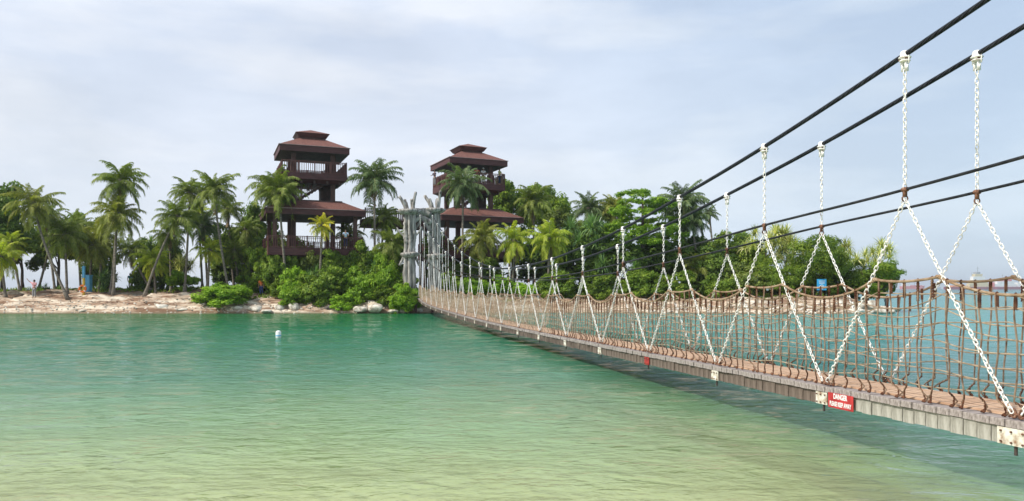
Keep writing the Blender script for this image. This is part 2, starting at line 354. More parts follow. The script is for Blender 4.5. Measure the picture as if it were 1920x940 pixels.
# ------------------------------------------------------------------ water
REFL = .85
wb = MB()
gy = [-60, -20, 0, 3]
y = 4.5
while y < 90: gy.append(y); y += max(.05, y * .0085)
gy += [95, 110, 140, 200, 320, 600, 1200, 2500, 6200]
gu = np.linspace(-1, 1, 300)
def wave(X, Y):
    z = 0
    for (kx, ky, a, ph) in WV: z += a * math.sin(kx * X + ky * Y + ph + .6 * math.sin(.37 * X + ph * 3))
    return z
WV = []
wr = random.Random(3)
for i in range(14):
    lam = .55 * 1.28 ** (i * .65); th = R(90 + wr.uniform(-38, 38)); k = 2 * math.pi / lam
    WV.append((k * math.cos(th), k * math.sin(th), .0021 * lam ** .75, wr.uniform(0, 6.28)))
vs = []
for Y in gy:
    half = max(14, Y * .80) if Y < 100 else min(Y * 1.2 + 20, 5100)
    xcols = [u * half for u in gu]
    if half < 4000: xcols = [-5100, -half - 400, -half - 90, -half - 12] + xcols + [half + 12, half + 90, half + 400, 5100]
    else: xcols = [-half - 40 + 10 * k for k in range(4)] + xcols + [half + 10 + 10 * k for k in range(4)]
    for X in xcols:
        am = smoothstep(3, 5, Y) * (1 - smoothstep(40, 85, Y))
        vs.append((X, Y, wave(X, Y) * am if am > 0 and abs(X) <= half else 0))
nx = len(gu) + 8
fs = [(j * nx + i, j * nx + i + 1, (j + 1) * nx + i + 1, (j + 1) * nx + i) for j in range(len(gy) - 1) for i in range(nx - 1)]
wb.add(vs, fs)
m, n, l, p = newmat('sea_water')
g = n.new('ShaderNodeNewGeometry'); sp = n.new('ShaderNodeSeparateXYZ'); l.new(g.outputs['Position'], sp.inputs[0])
# water colour by depth of the bed: sand shoal close in, green lagoon, bluish open water beyond the bridge
lo = n.new('ShaderNodeTexNoise'); lo.inputs['Scale'].default_value = .16; lo.inputs['Detail'].default_value = 3; l.new(g.outputs['Position'], lo.inputs['Vector'])
dd = n.new('ShaderNodeMath'); dd.operation = 'MULTIPLY_ADD'; dd.inputs[1].default_value = 5.0; l.new(lo.outputs['Fac'], dd.inputs[0]); l.new(sp.outputs[1], dd.inputs[2])
xx = n.new('ShaderNodeMath'); xx.operation = 'MULTIPLY_ADD'; xx.inputs[1].default_value = -0.1; l.new(sp.outputs[0], xx.inputs[0]); l.new(dd.outputs[0], xx.inputs[2])
mr = n.new('ShaderNodeMapRange'); mr.inputs[1].default_value = 0; mr.inputs[2].default_value = 75; l.new(xx.outputs[0], mr.inputs[0])
c = n.new('ShaderNodeValToRGB'); E = c.color_ramp.elements
E[0].position = .10; E[0].color = (.62, .60, .30, 1); E[1].position = .98; E[1].color = (.02, .15, .05, 1)
for pz, cc in ((.15, (.56, .60, .31)), (.205, (.38, .54, .31)), (.29, (.17, .40, .25)), (.40, (.06, .25, .145)), (.60, (.015, .15, .07)), (.85, (.006, .12, .035))):
    q = E.new(pz); q.color = (*cc, 1)
l.new(mr.outputs[0], c.inputs[0])
# seaward side: distance right of the bridge line
bx = n.new('ShaderNodeMath'); bx.operation = 'MULTIPLY_ADD'; bx.inputs[1].default_value = .232; l.new(sp.outputs[1], bx.inputs[0]); l.new(sp.outputs[0], bx.inputs[2])
sea = n.new('ShaderNodeMapRange'); sea.inputs[1].default_value = 5.6; sea.inputs[2].default_value = 17.6; l.new(bx.outputs[0], sea.inputs[0])
far = n.new('ShaderNodeMapRange'); far.inputs[1].default_value = 90; far.inputs[2].default_value = 300; l.new(sp.outputs[1], far.inputs[0])
sdg = n.new('ShaderNodeMapRange'); sdg.inputs[2].default_value = .28; l.new(sea.outputs[0], sdg.inputs[0])     # drops off into deep green beside the bridge
mxg = n.new('ShaderNodeMix'); mxg.data_type = 'RGBA'; l.new(sdg.outputs[0], mxg.inputs[0]); l.new(c.outputs[0], mxg.inputs[6]); mxg.inputs[7].default_value = (.03, .17, .105, 1)
sdb = n.new('ShaderNodeMapRange'); sdb.inputs[1].default_value = .3; l.new(sea.outputs[0], sdb.inputs[0])
mxs = n.new('ShaderNodeMix'); mxs.data_type = 'RGBA'; l.new(sdb.outputs[0], mxs.inputs[0]); l.new(mxg.outputs[2], mxs.inputs[6]); mxs.inputs[7].default_value = (.06, .27, .25, 1)
mxf = n.new('ShaderNodeMix'); mxf.data_type = 'RGBA'; l.new(far.outputs[0], mxf.inputs[0]); l.new(mxs.outputs[2], mxf.inputs[6]); mxf.inputs[7].default_value = (.06, .24, .25, 1)
l.new(mxf.outputs[2], p.inputs['Base Color'])
p.inputs['Roughness'].default_value = .1; p.inputs['IOR'].default_value = 1.33; p.inputs['Specular IOR Level'].default_value = .26
def wn(scale, st, det=4, rot=0):
    mp = n.new('ShaderNodeMapping'); mp.inputs['Scale'].default_value = st; mp.inputs['Rotation'].default_value = (0, 0, rot)
    l.new(g.outputs['Position'], mp.inputs[0]); t = n.new('ShaderNodeTexNoise'); t.inputs['Scale'].default_value = scale
    t.inputs['Detail'].default_value = det; t.inputs['Distortion'].default_value = .4; l.new(mp.outputs[0], t.inputs['Vector']); return t
a1 = wn(2.4, (.8, 1.25, 1), 4, R(12)); a2 = wn(6.5, (.85, 1.3, 1), 5, R(-14)); a3 = wn(.45, (.6, 1.3, 1), 3, R(4))
b1 = n.new('ShaderNodeBump'); b1.inputs['Strength'].default_value = .8; b1.inputs['Distance'].default_value = .1; l.new(a1.outputs['Fac'], b1.inputs['Height'])
b2 = n.new('ShaderNodeBump'); b2.inputs['Strength'].default_value = .8; b2.inputs['Distance'].default_value = .035; l.new(a2.outputs['Fac'], b2.inputs['Height']); l.new(b1.outputs[0], b2.inputs['Normal'])
b3 = n.new('ShaderNodeBump'); b3.inputs['Strength'].default_value = .4; b3.inputs['Distance'].default_value = .08; l.new(a3.outputs['Fac'], b3.inputs['Height']); l.new(b2.outputs[0], b3.inputs['Normal'])
l.new(b3.outputs[0], p.inputs['Normal'])
# clear shallow water: part of what is seen is the sand below, tinted by the water; deep water is all body colour
clr = n.new('ShaderNodeMapRange'); clr.inputs[1].default_value = 6; clr.inputs[2].default_value = 40; clr.inputs[3].default_value = .72; clr.inputs[4].default_value = 0.0; l.new(sp.outputs[1], clr.inputs[0])
tr = n.new('ShaderNodeBsdfTransparent'); tmx = n.new('ShaderNodeMix'); tmx.data_type = 'RGBA'; tmx.inputs[6].default_value = (1, 1, .93, 1); tmx.inputs[7].default_value = (.5, .86, .72, 1)
tf = n.new('ShaderNodeMapRange'); tf.inputs[1].default_value = 7; tf.inputs[2].default_value = 20; l.new(dd.outputs[0], tf.inputs[0]); tm = n.new('ShaderNodeMath'); tm.operation = 'MAXIMUM'; l.new(tf.outputs[0], tm.inputs[0]); l.new(sdg.outputs[0], tm.inputs[1])
l.new(tm.outputs[0], tmx.inputs[0]); l.new(tmx.outputs[2], tr.inputs[0])
df = n.new('ShaderNodeBsdfDiffuse'); l.new(mxf.outputs[2], df.inputs[0]); l.new(b3.outputs[0], df.inputs['Normal'])
body = n.new('ShaderNodeMixShader'); l.new(clr.outputs[0], body.inputs[0]); l.new(df.outputs[0], body.inputs[1]); l.new(tr.outputs[0], body.inputs[2])
fr = n.new('ShaderNodeFresnel'); fr.inputs[0].default_value = 1.33; l.new(b3.outputs[0], fr.inputs['Normal'])
fm = n.new('ShaderNodeMath'); fm.operation = 'MULTIPLY'; fm.inputs[1].default_value = REFL; l.new(fr.outputs[0], fm.inputs[0])
gl = n.new('ShaderNodeBsdfGlossy'); gl.inputs['Roughness'].default_value = .03; l.new(b3.outputs[0], gl.inputs['Normal'])
wm = n.new('ShaderNodeMixShader'); l.new(fm.outputs[0], wm.inputs[0]); l.new(body.outputs[0], wm.inputs[1]); l.new(gl.outputs[0], wm.inputs[2]); l.new(wm.outputs[0], n['Material Output'].inputs[0])
wb.build('water', m, smooth=True, kind='structure')

# ------------------------------------------------------------------ the suspension bridge
XV, C0, A0, S = 635., 2.53, 3217., 3.1
TH = math.atan((XV - 960) / F); SN, CS = math.sin(TH), math.cos(TH); TN = math.tan(TH)
BY0 = C0 * S * CS; BX0 = A0 * S * CS / F + TN * BY0; BW = 1.06
def interp(tab):
    xs_, ys_ = [a for a, _ in tab], [b for _, b in tab]
    def f(x):   # Catmull-Rom through the table
        i = max(0, min(len(xs_) - 2, int(np.searchsorted(xs_, x)) - 1)); x0, x1 = xs_[i], xs_[i + 1]; t = (x - x0) / (x1 - x0)
        y0, y1 = ys_[i], ys_[i + 1]
        ma = (ys_[i + 1] - ys_[i - 1]) / (xs_[i + 1] - xs_[i - 1]) if i else (y1 - y0) / (x1 - x0)
        mb_ = (ys_[i + 2] - ys_[i]) / (xs_[i + 2] - xs_[i]) if i + 2 < len(xs_) else (y1 - y0) / (x1 - x0)
        h = x1 - x0; t2, t3 = t * t, t * t * t
        return y0 * (2 * t3 - 3 * t2 + 1) + h * ma * (t3 - 2 * t2 + t) + y1 * (-2 * t3 + 3 * t2) + h * mb_ * (t3 - t2)
    return f
deck_s = interp([(-2, -1.22), (0, -1.35), (3, -1.45), (6, -1.52), (9, -1.545), (12, -1.48), (15, -1.36), (17, -1.22), (18, -1.08), (19, -.84), (20, -.62)])
cab_s = interp([(-2.5, 4.75), (-1.5, 4.1), (-.5, 3.47), (.5, 2.863), (1.5, 2.31), (2.5, 1.855), (3.5, 1.46), (4.5, 1.17), (5.5, .96), (6.5, .85), (7.5, .82), (8.5, .87), (9.5, .98), (10.5, 1.16), (11.5, 1.46), (12.5, 1.88), (13.5, 2.36), (14.5, 2.95), (15.5, 3.6), (16.5, 4.35), (17.5, 5.25), (18.5, 6.2), (19.3, 6.9)])
wire_s = interp([(-2.5, 2.2), (-1.5, 1.8), (-.5, 1.46), (.5, 1.21), (1.5, 1.03), (2.5, .81), (3.5, .62), (4.5, .46), (5.5, .37), (6.5, .32), (7.5, .34), (8.5, .42), (9.5, .53), (10.5, .61), (11.5, .72), (12.5, .86), (13.5, 1.03), (15, 1.4), (17, 2.2), (18.6, 3.1), (19.4, 3.6)])
def zdeck(n_):      # panels are straight between the hangers
    i = math.floor(n_); t = n_ - i; return CAMZ + deck_s(i) * (1 - t) + deck_s(i + 1) * t
def zcab(n_): return CAMZ + cab_s(n_)
def zwire(n_): return CAMZ + wire_s(n_)
def P(n_, w_, z_): return Vector((BX0 + n_ * S * SN + w_ * CS, BY0 + n_ * S * CS - w_ * SN, z_))
RB = Matrix.Rotation(-TH, 3, 'Z') @ Matrix(((0, -1, 0), (1, 0, 0), (0, 0, 1)))   # local x = along the bridge, y = to its near side
DIRN = Vector((SN, CS, 0)); DIRW = Vector((CS, -SN, 0)); UP = Vector((0, 0, 1))
def frame(n_):
    sl = (zdeck(n_ + .05) - zdeck(n_ - .05)) / (.1 * S); x = (DIRN + UP * sl).normalized(); y_ = -DIRW; z_ = x.cross(y_); z_ = z_ if z_.z > 0 else -z_
    return Matrix((x, z_.cross(x), z_)).transposed()
bridge = thing('suspension_bridge', P(9, BW / 2, 0), 'narrow rope-sided suspension bridge with white chain hangers leading across the water to the island', 'bridge')
BT = Matrix.Translation(-bridge.location)
def bp(name, data, mat_world=None, parent=None, kind=None, label=None):
    o = bpy.data.objects.new(name, data); COL.objects.link(o); o.parent = parent or bridge
    if parent is None: o.matrix_parent_inverse = BT
    if mat_world is not None: o.matrix_basis = mat_world
    if kind: o['kind'] = kind
    if label: o['label'] = label
    return o
def M4(r3, loc): 
    m_ = r3.to_4x4(); m_.translation = loc; return m_
NA, NB = -1.5, 19.0
# cables
for side, wv in ((0, 0.0), (1, BW)):
    off = .08 * side
    t = MB(); t.tube([P(q, wv, zcab(q) + off * (1 - smoothstep(2, 8, q))) for q in np.arange(-2.4, 19.25, .22)], .0325, 10); bp('main_cable', t.mesh('main_cable', M['cable'], True))
    t = MB(); t.tube([P(q, wv, zwire(q)) for q in np.arange(-2.4, 19.3, .25)], .019, 8); bp('hand_wire', t.mesh('hand_wire', M['wire'], True))
# chain links
def link_pts(L_=.086, W_=.052, r=.0062, n_=16):
    a = W_ / 2 - r; b = L_ / 2 - W_ / 2; pts = []
    for k in range(n_):
        th = 2 * math.pi * k / n_; s_ = 1 if math.sin(th) >= 0 else -1
        pts.append((a * math.cos(th), 0, a * math.sin(th) + s_ * b))
    return pts
t = MB(); t.tube(link_pts(), .0066, 7, closed=True); LINK = t.mesh('link', M['chain'], True)
t = MB(); t.tube(link_pts(n_=8), .0072, 4, closed=True); LV, LF = np.array(t.v), t.f
PITCH = .0585
def chain_mats(a, b, sag=0.0, tw=0.0):
    a, b = Vector(a), Vector(b); L_ = (b - a).length; n_ = max(1, round(L_ / PITCH)); res = []
    d = (b - a).normalized()
    for i in range(n_):
        t_ = (i + .5) / n_; c_ = a.lerp(b, t_); c_.z -= sag * 4 * t_ * (1 - t_)
        dd_ = d.copy(); dd_.z -= sag * 4 * (1 - 2 * t_) / L_; dd_.normalize()
        x = dd_.cross(Vector((0, 1, .1))).normalized(); y_ = dd_.cross(x)
        al = (math.pi / 2 if i % 2 else 0) + tw + rnd.uniform(-.25, .25)
        x2 = x * math.cos(al) + y_ * math.sin(al); y2 = dd_.cross(x2)
        m_ = Matrix((x2, y2, dd_)).transposed().to_4x4(); m_.translation = c_; res.append(m_)
    return res
links_left = 290
ks = sorted([(abs(P(k + .5, wv, 0).y), k, side, wv) for k in range(-2, 19) for side, wv in ((0, 0.0), (1, BW))])
attach = {}
for _, k, side, wv in ks:
    n_ = k + .5; off = .08 * side * (1 - smoothstep(2, 8, n_))
    zt, zw = zcab(n_) + off, zwire(n_)
    if zt - .34 < zw + .05 and n_ > 5 and n_ < 9: pass
    lean = .0
    T = P(n_, wv, zt); Wp = P(n_ - .0, wv, zw); Ap = P(n_, wv, zw - .11)
    h = MB()
    # clamp round the cable: dome cap, two flanges, finned cone down to the shackle
    h.lathe(T, [(.025, .05), (.045, .04), (.056, .01), (.056, -.025), (.072, -.03), (.072, -.043), (.045, -.048), (.045, -.066), (.064, -.07), (.064, -.082), (.04, -.088)], 12)
    for s_ in (-1, 1): h.box(T + DIRN * .028 * s_ - UP * .14, (.014, .05, .13), RB)
    h.box(T + DIRN * .012 - UP * .052, (.13, .06, .016), RB, 1)
    for s_ in (-1, 1):
        h.tube([T + DIRN * .066 * s_ + UP * .0, T + DIRN * .066 * s_ - UP * .12], .009, 6)
        h.tube([T + DIRN * .05 * s_ - UP * .13, T + DIRN * .02 * s_ - UP * .20], .008, 6)
    bp('cable_clamp', h.mesh('cable_clamp', [M['chain'], M['rust']], True)); h = MB()
    mats_ = []
    if (T.z - .2) - (zw + .02) > .05: mats_ += chain_mats(T - UP * .19, Wp + UP * .01)
    dn = .5
    legs = []
    for s_ in (-1, 1):
        nb = n_ + s_ * dn
        if nb < -1.6 : continue
        Bt = P(nb - s_ * .018, wv - (.0), zdeck(nb) + .07)
        mats_ += chain_mats(Ap, Bt, .03, .4 * s_)
        attach[(side, k, s_)] = (Ap, Bt)
    # shackle at the hand wire
    h.box(Wp - UP * .03, (.03, .045, .12), RB, 1); h.tube([Wp - DIRN * .04, Wp + DIRN * .04], .03, 8, mi=1)
    h.tube([Ap + Vector((math.cos(q) * .035, 0, math.sin(q) * .035)) for q in np.arange(0, 6.28, .7)], .009, 5, closed=True, mi=1)
    visible_ = n_ > 0
    use = []
    if visible_ and links_left > 0 and n_ < 2:
        use = mats_[:links_left]; links_left -= len(use); mats_ = mats_[len(use):]
    if mats_:
        for m_ in mats_:
            r3 = np.array(m_.to_3x3()); V_ = LV @ r3.T + np.array(m_.translation); h.add([tuple(x) for x in V_], LF)
    ho = bp('chain_hanger', h.mesh('chain_hanger', [M['chain'], M['rust']], True))
    for m_ in use: bp('chain_link', LINK, m_, ho)
# rest links sit in the hanger's frame: hanger has BT in its parent inverse
# deck planks, side boards, walkway boards
pitchn = 1 / 17.; PLW = S * pitchn - .008
plank_meshes = []
for k in range(5):
    q = MB(); j = rnd.uniform(-.004, .004); q.hexa([(-PLW / 2, -BW / 2 - .06 + j, -.055), (PLW / 2, -BW / 2 - .06, -.055), (PLW / 2, BW / 2 + .06 - j, -.055), (-PLW / 2, BW / 2 + .06, -.055),
            (-PLW / 2, -BW / 2 - .06 + j, .02 + j), (PLW / 2, -BW / 2 - .06, .02), (PLW / 2, BW / 2 + .06 - j, .02 - j), (-PLW / 2, BW / 2 + .06, .02)])
    plank_meshes.append(q.mesh('plank', M['greywood']))
sl_meshes = []
for k in range(5):
    q = MB(); j = rnd.uniform(-.008, .008); q.box((0, 0, -.09), (PLW - .004, .028, .18 + j)); sl_meshes.append(q.mesh('side_board', M['slat']))
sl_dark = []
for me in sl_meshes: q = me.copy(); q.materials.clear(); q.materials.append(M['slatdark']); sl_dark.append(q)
far_pl, far_sl = MB(), MB()
i = 0; idx = 0
n_ = NA
while n_ < NB:
    nc = n_ + pitchn / 2; fr_ = frame(nc); zc = zdeck(nc)
    jz = rnd.uniform(-.004, .004); jw = rnd.uniform(-.012, .012)
    near_ = nc < 4.2
    mw = M4(fr_, P(nc, BW / 2 + jw, zc - .02 + jz))
    me = rnd.choice(plank_meshes)
    if near_: bp('plank', me, mw)
    else: far_pl.add([mw @ v.co for v in me.vertices], [tuple(f.vertices) for f in me.polygons])
    for wv, s_ in ((-.02, 1), (BW + .02, -1)):
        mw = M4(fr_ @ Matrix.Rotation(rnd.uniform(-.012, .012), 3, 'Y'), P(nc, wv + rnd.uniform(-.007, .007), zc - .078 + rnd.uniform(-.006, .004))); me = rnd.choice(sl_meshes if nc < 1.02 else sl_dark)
        if near_ and s_ == 1: bp('side_board', me, mw)
        else: far_sl.add([mw @ v.co for v in me.vertices], [tuple(f.vertices) for f in me.polygons])
    n_ += pitchn
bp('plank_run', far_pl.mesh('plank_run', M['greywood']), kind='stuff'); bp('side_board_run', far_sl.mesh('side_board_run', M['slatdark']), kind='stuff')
wbm = []
for k in range(4):
    q = MB(); q.box((0, 0, 0), (S - .02, .112, .026 + .002 * k)); wbm.append(q.mesh('walkway_board', M['walk']))
for k in range(-2, 19):
    for j in range(6):
        nc = k + .5; bp('walkway_board', wbm[(j + k) % 4], M4(frame(nc), P(nc, .215 + j * .126 + rnd.uniform(-.003, .003), zdeck(nc) + .014 + rnd.uniform(0, .003))))
for wv in (.14, BW - .14):
    q = MB()
    for k in range(-2, 19):
        a_, b_ = P(k, wv, zdeck(k) - .12), P(k + 1, wv, zdeck(k + 1) - .12)
        q.hexa([a_ - DIRW * .05 - UP * .09, b_ - DIRW * .05 - UP * .09, b_ + DIRW * .05 - UP * .09, a_ + DIRW * .05 - UP * .09,
                a_ - DIRW * .05 + UP * .06, b_ - DIRW * .05 + UP * .06, b_ + DIRW * .05 + UP * .06, a_ + DIRW * .05 + UP * .06])
    bp('deck_beam', q.mesh('deck_beam', M['steel']))
# bracket plates under every chain foot
for k in range(-1, 19):
    for side, wv, s_ in ((0, -.05, 1), (1, BW + .05, -1)):
        q = MB(); fr_ = frame(k + .02); c_ = P(k, wv, zdeck(k) - .17)
        wd = .36 if k == 0 else .25
        q.box(c_, (wd, .012, .175), fr_, 1 if (k == 3 and side == 0) else 0)
        for dx in (-.35, 0.02, .36):
            for dz_ in (-.06, .05):
                o_ = c_ + fr_ @ Vector((dx * wd, s_ * .01, dz_)); q.tube([o_, o_ + fr_ @ Vector((0, s_ * .014, 0))], .011, 6, mi=2)
        q.tube([c_ - UP * .1 + DIRW * .04 * s_, c_ - UP * .19 + DIRW * .04 * s_], .017, 7, mi=3)
        bp('bracket_plate', q.mesh('bracket_plate', [M['plate'], M['rustred'], M['rust'], M['steel']]), label='bracket plate painted red' if (k == 3 and side == 0) else None)
        q = MB()     # chain foot shackle and lashing on the deck edge
        f_ = P(k, wv + .062 * s_, zdeck(k) + .02)
        for dx in (-.045, .045):
            q.tube([f_ + DIRN * (dx + .03 * math.cos(a_)) + UP * (.045 + .045 * math.sin(a_)) + DIRW * .01 * math.sin(a_ * 2) for a_ in np.arange(0, 6.28, .6)], .011, 5, closed=True)
        q.tube([f_ + DIRN * .1, f_ + DIRN * .03 + UP * .04, f_ - DIRN * .05 + UP * .02, f_ - DIRN * .12], .013, 5)
        bp('foot_shackle', q.mesh('foot_shackle', M['rust'], True))
# warning sign
sn = .855; fr_ = frame(sn); c_ = P(sn, -.078, zdeck(sn) - .165)
q = MB(); q.box(c_, (.52, .008, .205), fr_); sg = bp('warning_sign', q.mesh('warning_sign', M['red_sign']), label='red sign with white DANGER PLEASE KEEP AWAY lettering')
def text(body, size, loc3, rot3, mat, parent, inv, xs=1.0, off=.002):
    cu = bpy.data.curves.new('lettering', 'FONT'); cu.body = body; cu.size = size; cu.align_x = 'CENTER'; cu.align_y = 'CENTER'; cu.extrude = .001; cu.offset = off
    cu.materials.append(mat); o = bpy.data.objects.new('lettering', cu); COL.objects.link(o); o.parent = parent
    m_ = rot3.to_4x4(); m_.translation = loc3; bpy.context.view_layer.update()
    me = bpy.data.meshes.new_from_object(o.evaluated_get(bpy.context.evaluated_depsgraph_get())); bpy.data.objects.remove(o)
    o = bpy.data.objects.new('lettering', me); COL.objects.link(o); o.parent = parent; o.matrix_basis = inv @ m_ @ Matrix.Diagonal((xs, 1, 1, 1)); return o
sx = -fr_.col[0]; sz = fr_.col[2]
rot = Matrix((sx, sz, sx.cross(sz))).transposed()
if (sx.cross(sz)).dot(DIRW) > 0: print('sign text faces away')
text('DANGER', .098, c_ + fr_ @ Vector((0, .007, .056)), rot, M['white_paint'], sg, Matrix.Identity(4), .72, .003)
text('PLEASE KEEP AWAY', .088, c_ + fr_ @ Vector((0, .007, -.048)), rot, M['white_paint'], sg, Matrix.Identity(4), .575, .0022)

# rope nets
ROWS = 7
def ztop(side, n_):
    """height of the net's head rope: tied to the chain legs, sagging between"""
    k = math.floor(n_); fr0 = n_ - k       # apex at k+.5, feet at k, k+1
    t0 = .17
    za = zdeck(n_) + (1.5 - .2 * smoothstep(0, 5, n_) - .1 * smoothstep(8, 16, n_))
    u = fr0 - .5
    if abs(u) <= t0: s_ = .04 * (1 - (u / t0) ** 2)
    else:
        v_ = (u + .5) if u < 0 else (u - .5)       # distance from the foot
        s_ = .22 * (1 - (v_ / (.5 - t0)) ** 2)
    return za - s_
for side, wv, so in ((0, 0.0, 1), (1, BW, -1)):
    q = MB(); pts = [P(a_, wv + .012 * math.sin(a_ * 9 + side), ztop(side, a_)) for a_ in np.arange(-1.3, 18.95, .04)]
    q.tube(pts, .0165, 8)
    for k in range(-1, 19):   # lashings where the head rope meets the chain
        for u in (-.17, .17):
            a_ = k + .5 + u; c_ = P(a_, wv, ztop(side, a_)); q.tube([c_ - DIRN * .03, c_ + DIRN * .03], .025, 7)
    net = bp('rope_net', q.mesh('rope_net', M['rope_t'], True))
    rr = random.Random(11 + side)
    bul = {}
    for r_ in range(1, ROWS + 1):
        q = MB(); pts = []; ph = rr.uniform(0, 6)
        for a_ in np.arange(-1.3, 18.95, .0357):
            zt = ztop(side, a_); zb = zdeck(a_) + .16; f_ = r_ / (ROWS + .35)
            zs = zdeck(a_) + 1.25 - .1 * smoothstep(0, 5, a_)
            zz = (zt * (1 - f_) ** .8 + (zs * (1 - (1 - f_) ** .8))) if False else zb + (zt - zb) * (1 - f_) 
            zz += .022 * math.sin(a_ * 6.28 * 1.5 + ph) + .02 * (vnoise(a_ * 7, r_, side) - .5)
            pts.append(P(a_, wv + so * (.018 + .05 * (vnoise(a_ * 2.2, r_ * 1.7, 3 + side) - .5) + .03 * f_), zz))
        q.tube(pts, .0082, 5); bp('horizontal_rope', q.mesh('horizontal_rope', M['rope_h'], True), None, net)
    farv = MB(); fl = MB()
    for i in range(0, int(20.2 * 14)):
        a_ = -1.28 + i / 14.; 
        if a_ > 18.9: break
        near_ = a_ < 5.6 and a_ > -.6
        zt, zd = ztop(side, a_), zdeck(a_) + .0
        sw = rr.uniform(-.02, .02); ph = rr.uniform(0, 6.28); bl = rr.uniform(.0, .055); bln = rr.uniform(-.035, .04)
        pts = []; K = 15
        for j in range(K):
            t_ = j / (K - 1); z_ = zt + (zd + .18 - zt) * t_
            pts.append(P(a_ + (.006 * math.sin(t_ * 7 + ph) + sw * .3 * t_), wv + so * (.018 * t_ + .02 * (vnoise(t_ * 5, i, side) - .5)), z_))
        pts.append(P(a_ + bln * .5, wv + so * (.03 + bl), zd + .12)); pts.append(P(a_ + bln, wv + so * (.05 + bl), zd + .075)); pts.append(P(a_ + bln * .7, wv + so * (.055), zd + .03)); pts.append(P(a_ + bln * .6, wv + so * .035, zd + .012))
        rad = [.0102 if near_ else .0095] * len(pts)
        tgt = MB() if near_ else farv
        tgt.tube(pts, rad, 6 if near_ else 4)
        # lashing wound under the head rope and the knot on the deck
        lp = [P(a_ + .0022 * math.sin(s_ * 2.4), wv + so * .004 * math.cos(s_ * 2.4), zt + .03 - .013 * s_) for s_ in range(0, 14 if near_ else 8)]
        if near_:
            ll_ = rr.uniform(.14, .27)
            for hp in (0, math.pi):
                hs_ = [P(a_, wv, zt + .022 - ll_ * t_ / 26) + DIRN * (.0115 * math.cos(t_ * .95 + hp)) + DIRW * (so * .006 + .0115 * math.sin(t_ * .95 + hp)) for t_ in range(27)]
                tgt.tube(hs_, .0088, 4, mi=1)
            hs_ = pts[-5:-1]
            for hp in (0, math.pi):
                tgt.tube([hs_[0].lerp(hs_[1], t_ / 6) + DIRN * .008 * math.cos(t_ * 1.3 + hp) + UP * .008 * math.sin(t_ * 1.3 + hp) for t_ in range(7)] + [hs_[1].lerp(hs_[3], t_ / 6) + DIRN * .009 * math.cos(t_ * 1.3 + 9 + hp) + UP * .009 * math.sin(t_ * 1.3 + 9 + hp) for t_ in range(1, 7)], .0075, 4, mi=1)
        else: tgt.tube(lp, [.0185 if s_ % 2 else .0135 for s_ in range(len(lp))], 4, mi=1)
        e_ = pts[-1]; tgt.tube([e_ - DIRN * .022 + UP * .006, e_ + UP * .018, e_ + DIRN * .024 + UP * .004], [.011, .02, .011], 5, mi=1)
        if near_: bp('vertical_rope', tgt.mesh('vertical_rope', [M['rope_v'], M['lash']], True), None, net)
    bp('vertical_rope_run', farv.mesh('vertical_rope_run', [M['rope_h'], M['rope_v']], True), None, net, kind='stuff')

# ------------------------------------------------------------------ driftwood gateway
gw = thing('driftwood_gateway', at(790, 560, 67), 'tall grey driftwood-style gateway of gnarled trunks holding the far end of the bridge cables', 'gateway')
gr = random.Random(5)
def log(name, pts, r0, r1, seg=9, mat='drift', parent=gw, knob=.16):
    q = MB(); n_ = max(6, int((Vector(pts[0]) - Vector(pts[-1])).length / .22)); PP = []; rr_ = []
    A = [Vector(p_) for p_ in pts]
    for i in range(n_ + 1):
        t_ = i / n_ * (len(A) - 1); k = min(len(A) - 2, int(t_)); u = t_ - k
        p0, p1, p2, p3 = A[max(0, k - 1)], A[k], A[k + 1], A[min(len(A) - 1, k + 2)]
        c_ = .5 * ((2 * p1) + (p2 - p0) * u + (2 * p0 - 5 * p1 + 4 * p2 - p3) * u * u + (3 * p1 - p0 - 3 * p2 + p3) * u ** 3)
        PP.append(c_ + Vector((gr.uniform(-1, 1), gr.uniform(-1, 1), 0)) * r0 * .12); rr_.append((r0 + (r1 - r0) * i / n_) * (1 + gr.uniform(-knob, knob)))
    q.tube(PP, rr_, seg)
    for i in range(len(q.v)):   # flutes and knots
        x, y_, z_ = q.v[i]; k = i // seg; k = min(k, len(PP) - 1); d = Vector((x, y_, z_)) - PP[k]
        s_ = 1 + .22 * (vnoise(z_ * 1.3 + 5, (i % seg) * 1.7, 4) - .5) * 2; v_ = PP[k] + d * s_; q.v[i] = tuple(v_)
    return q.build(name, M[mat], parent, True)
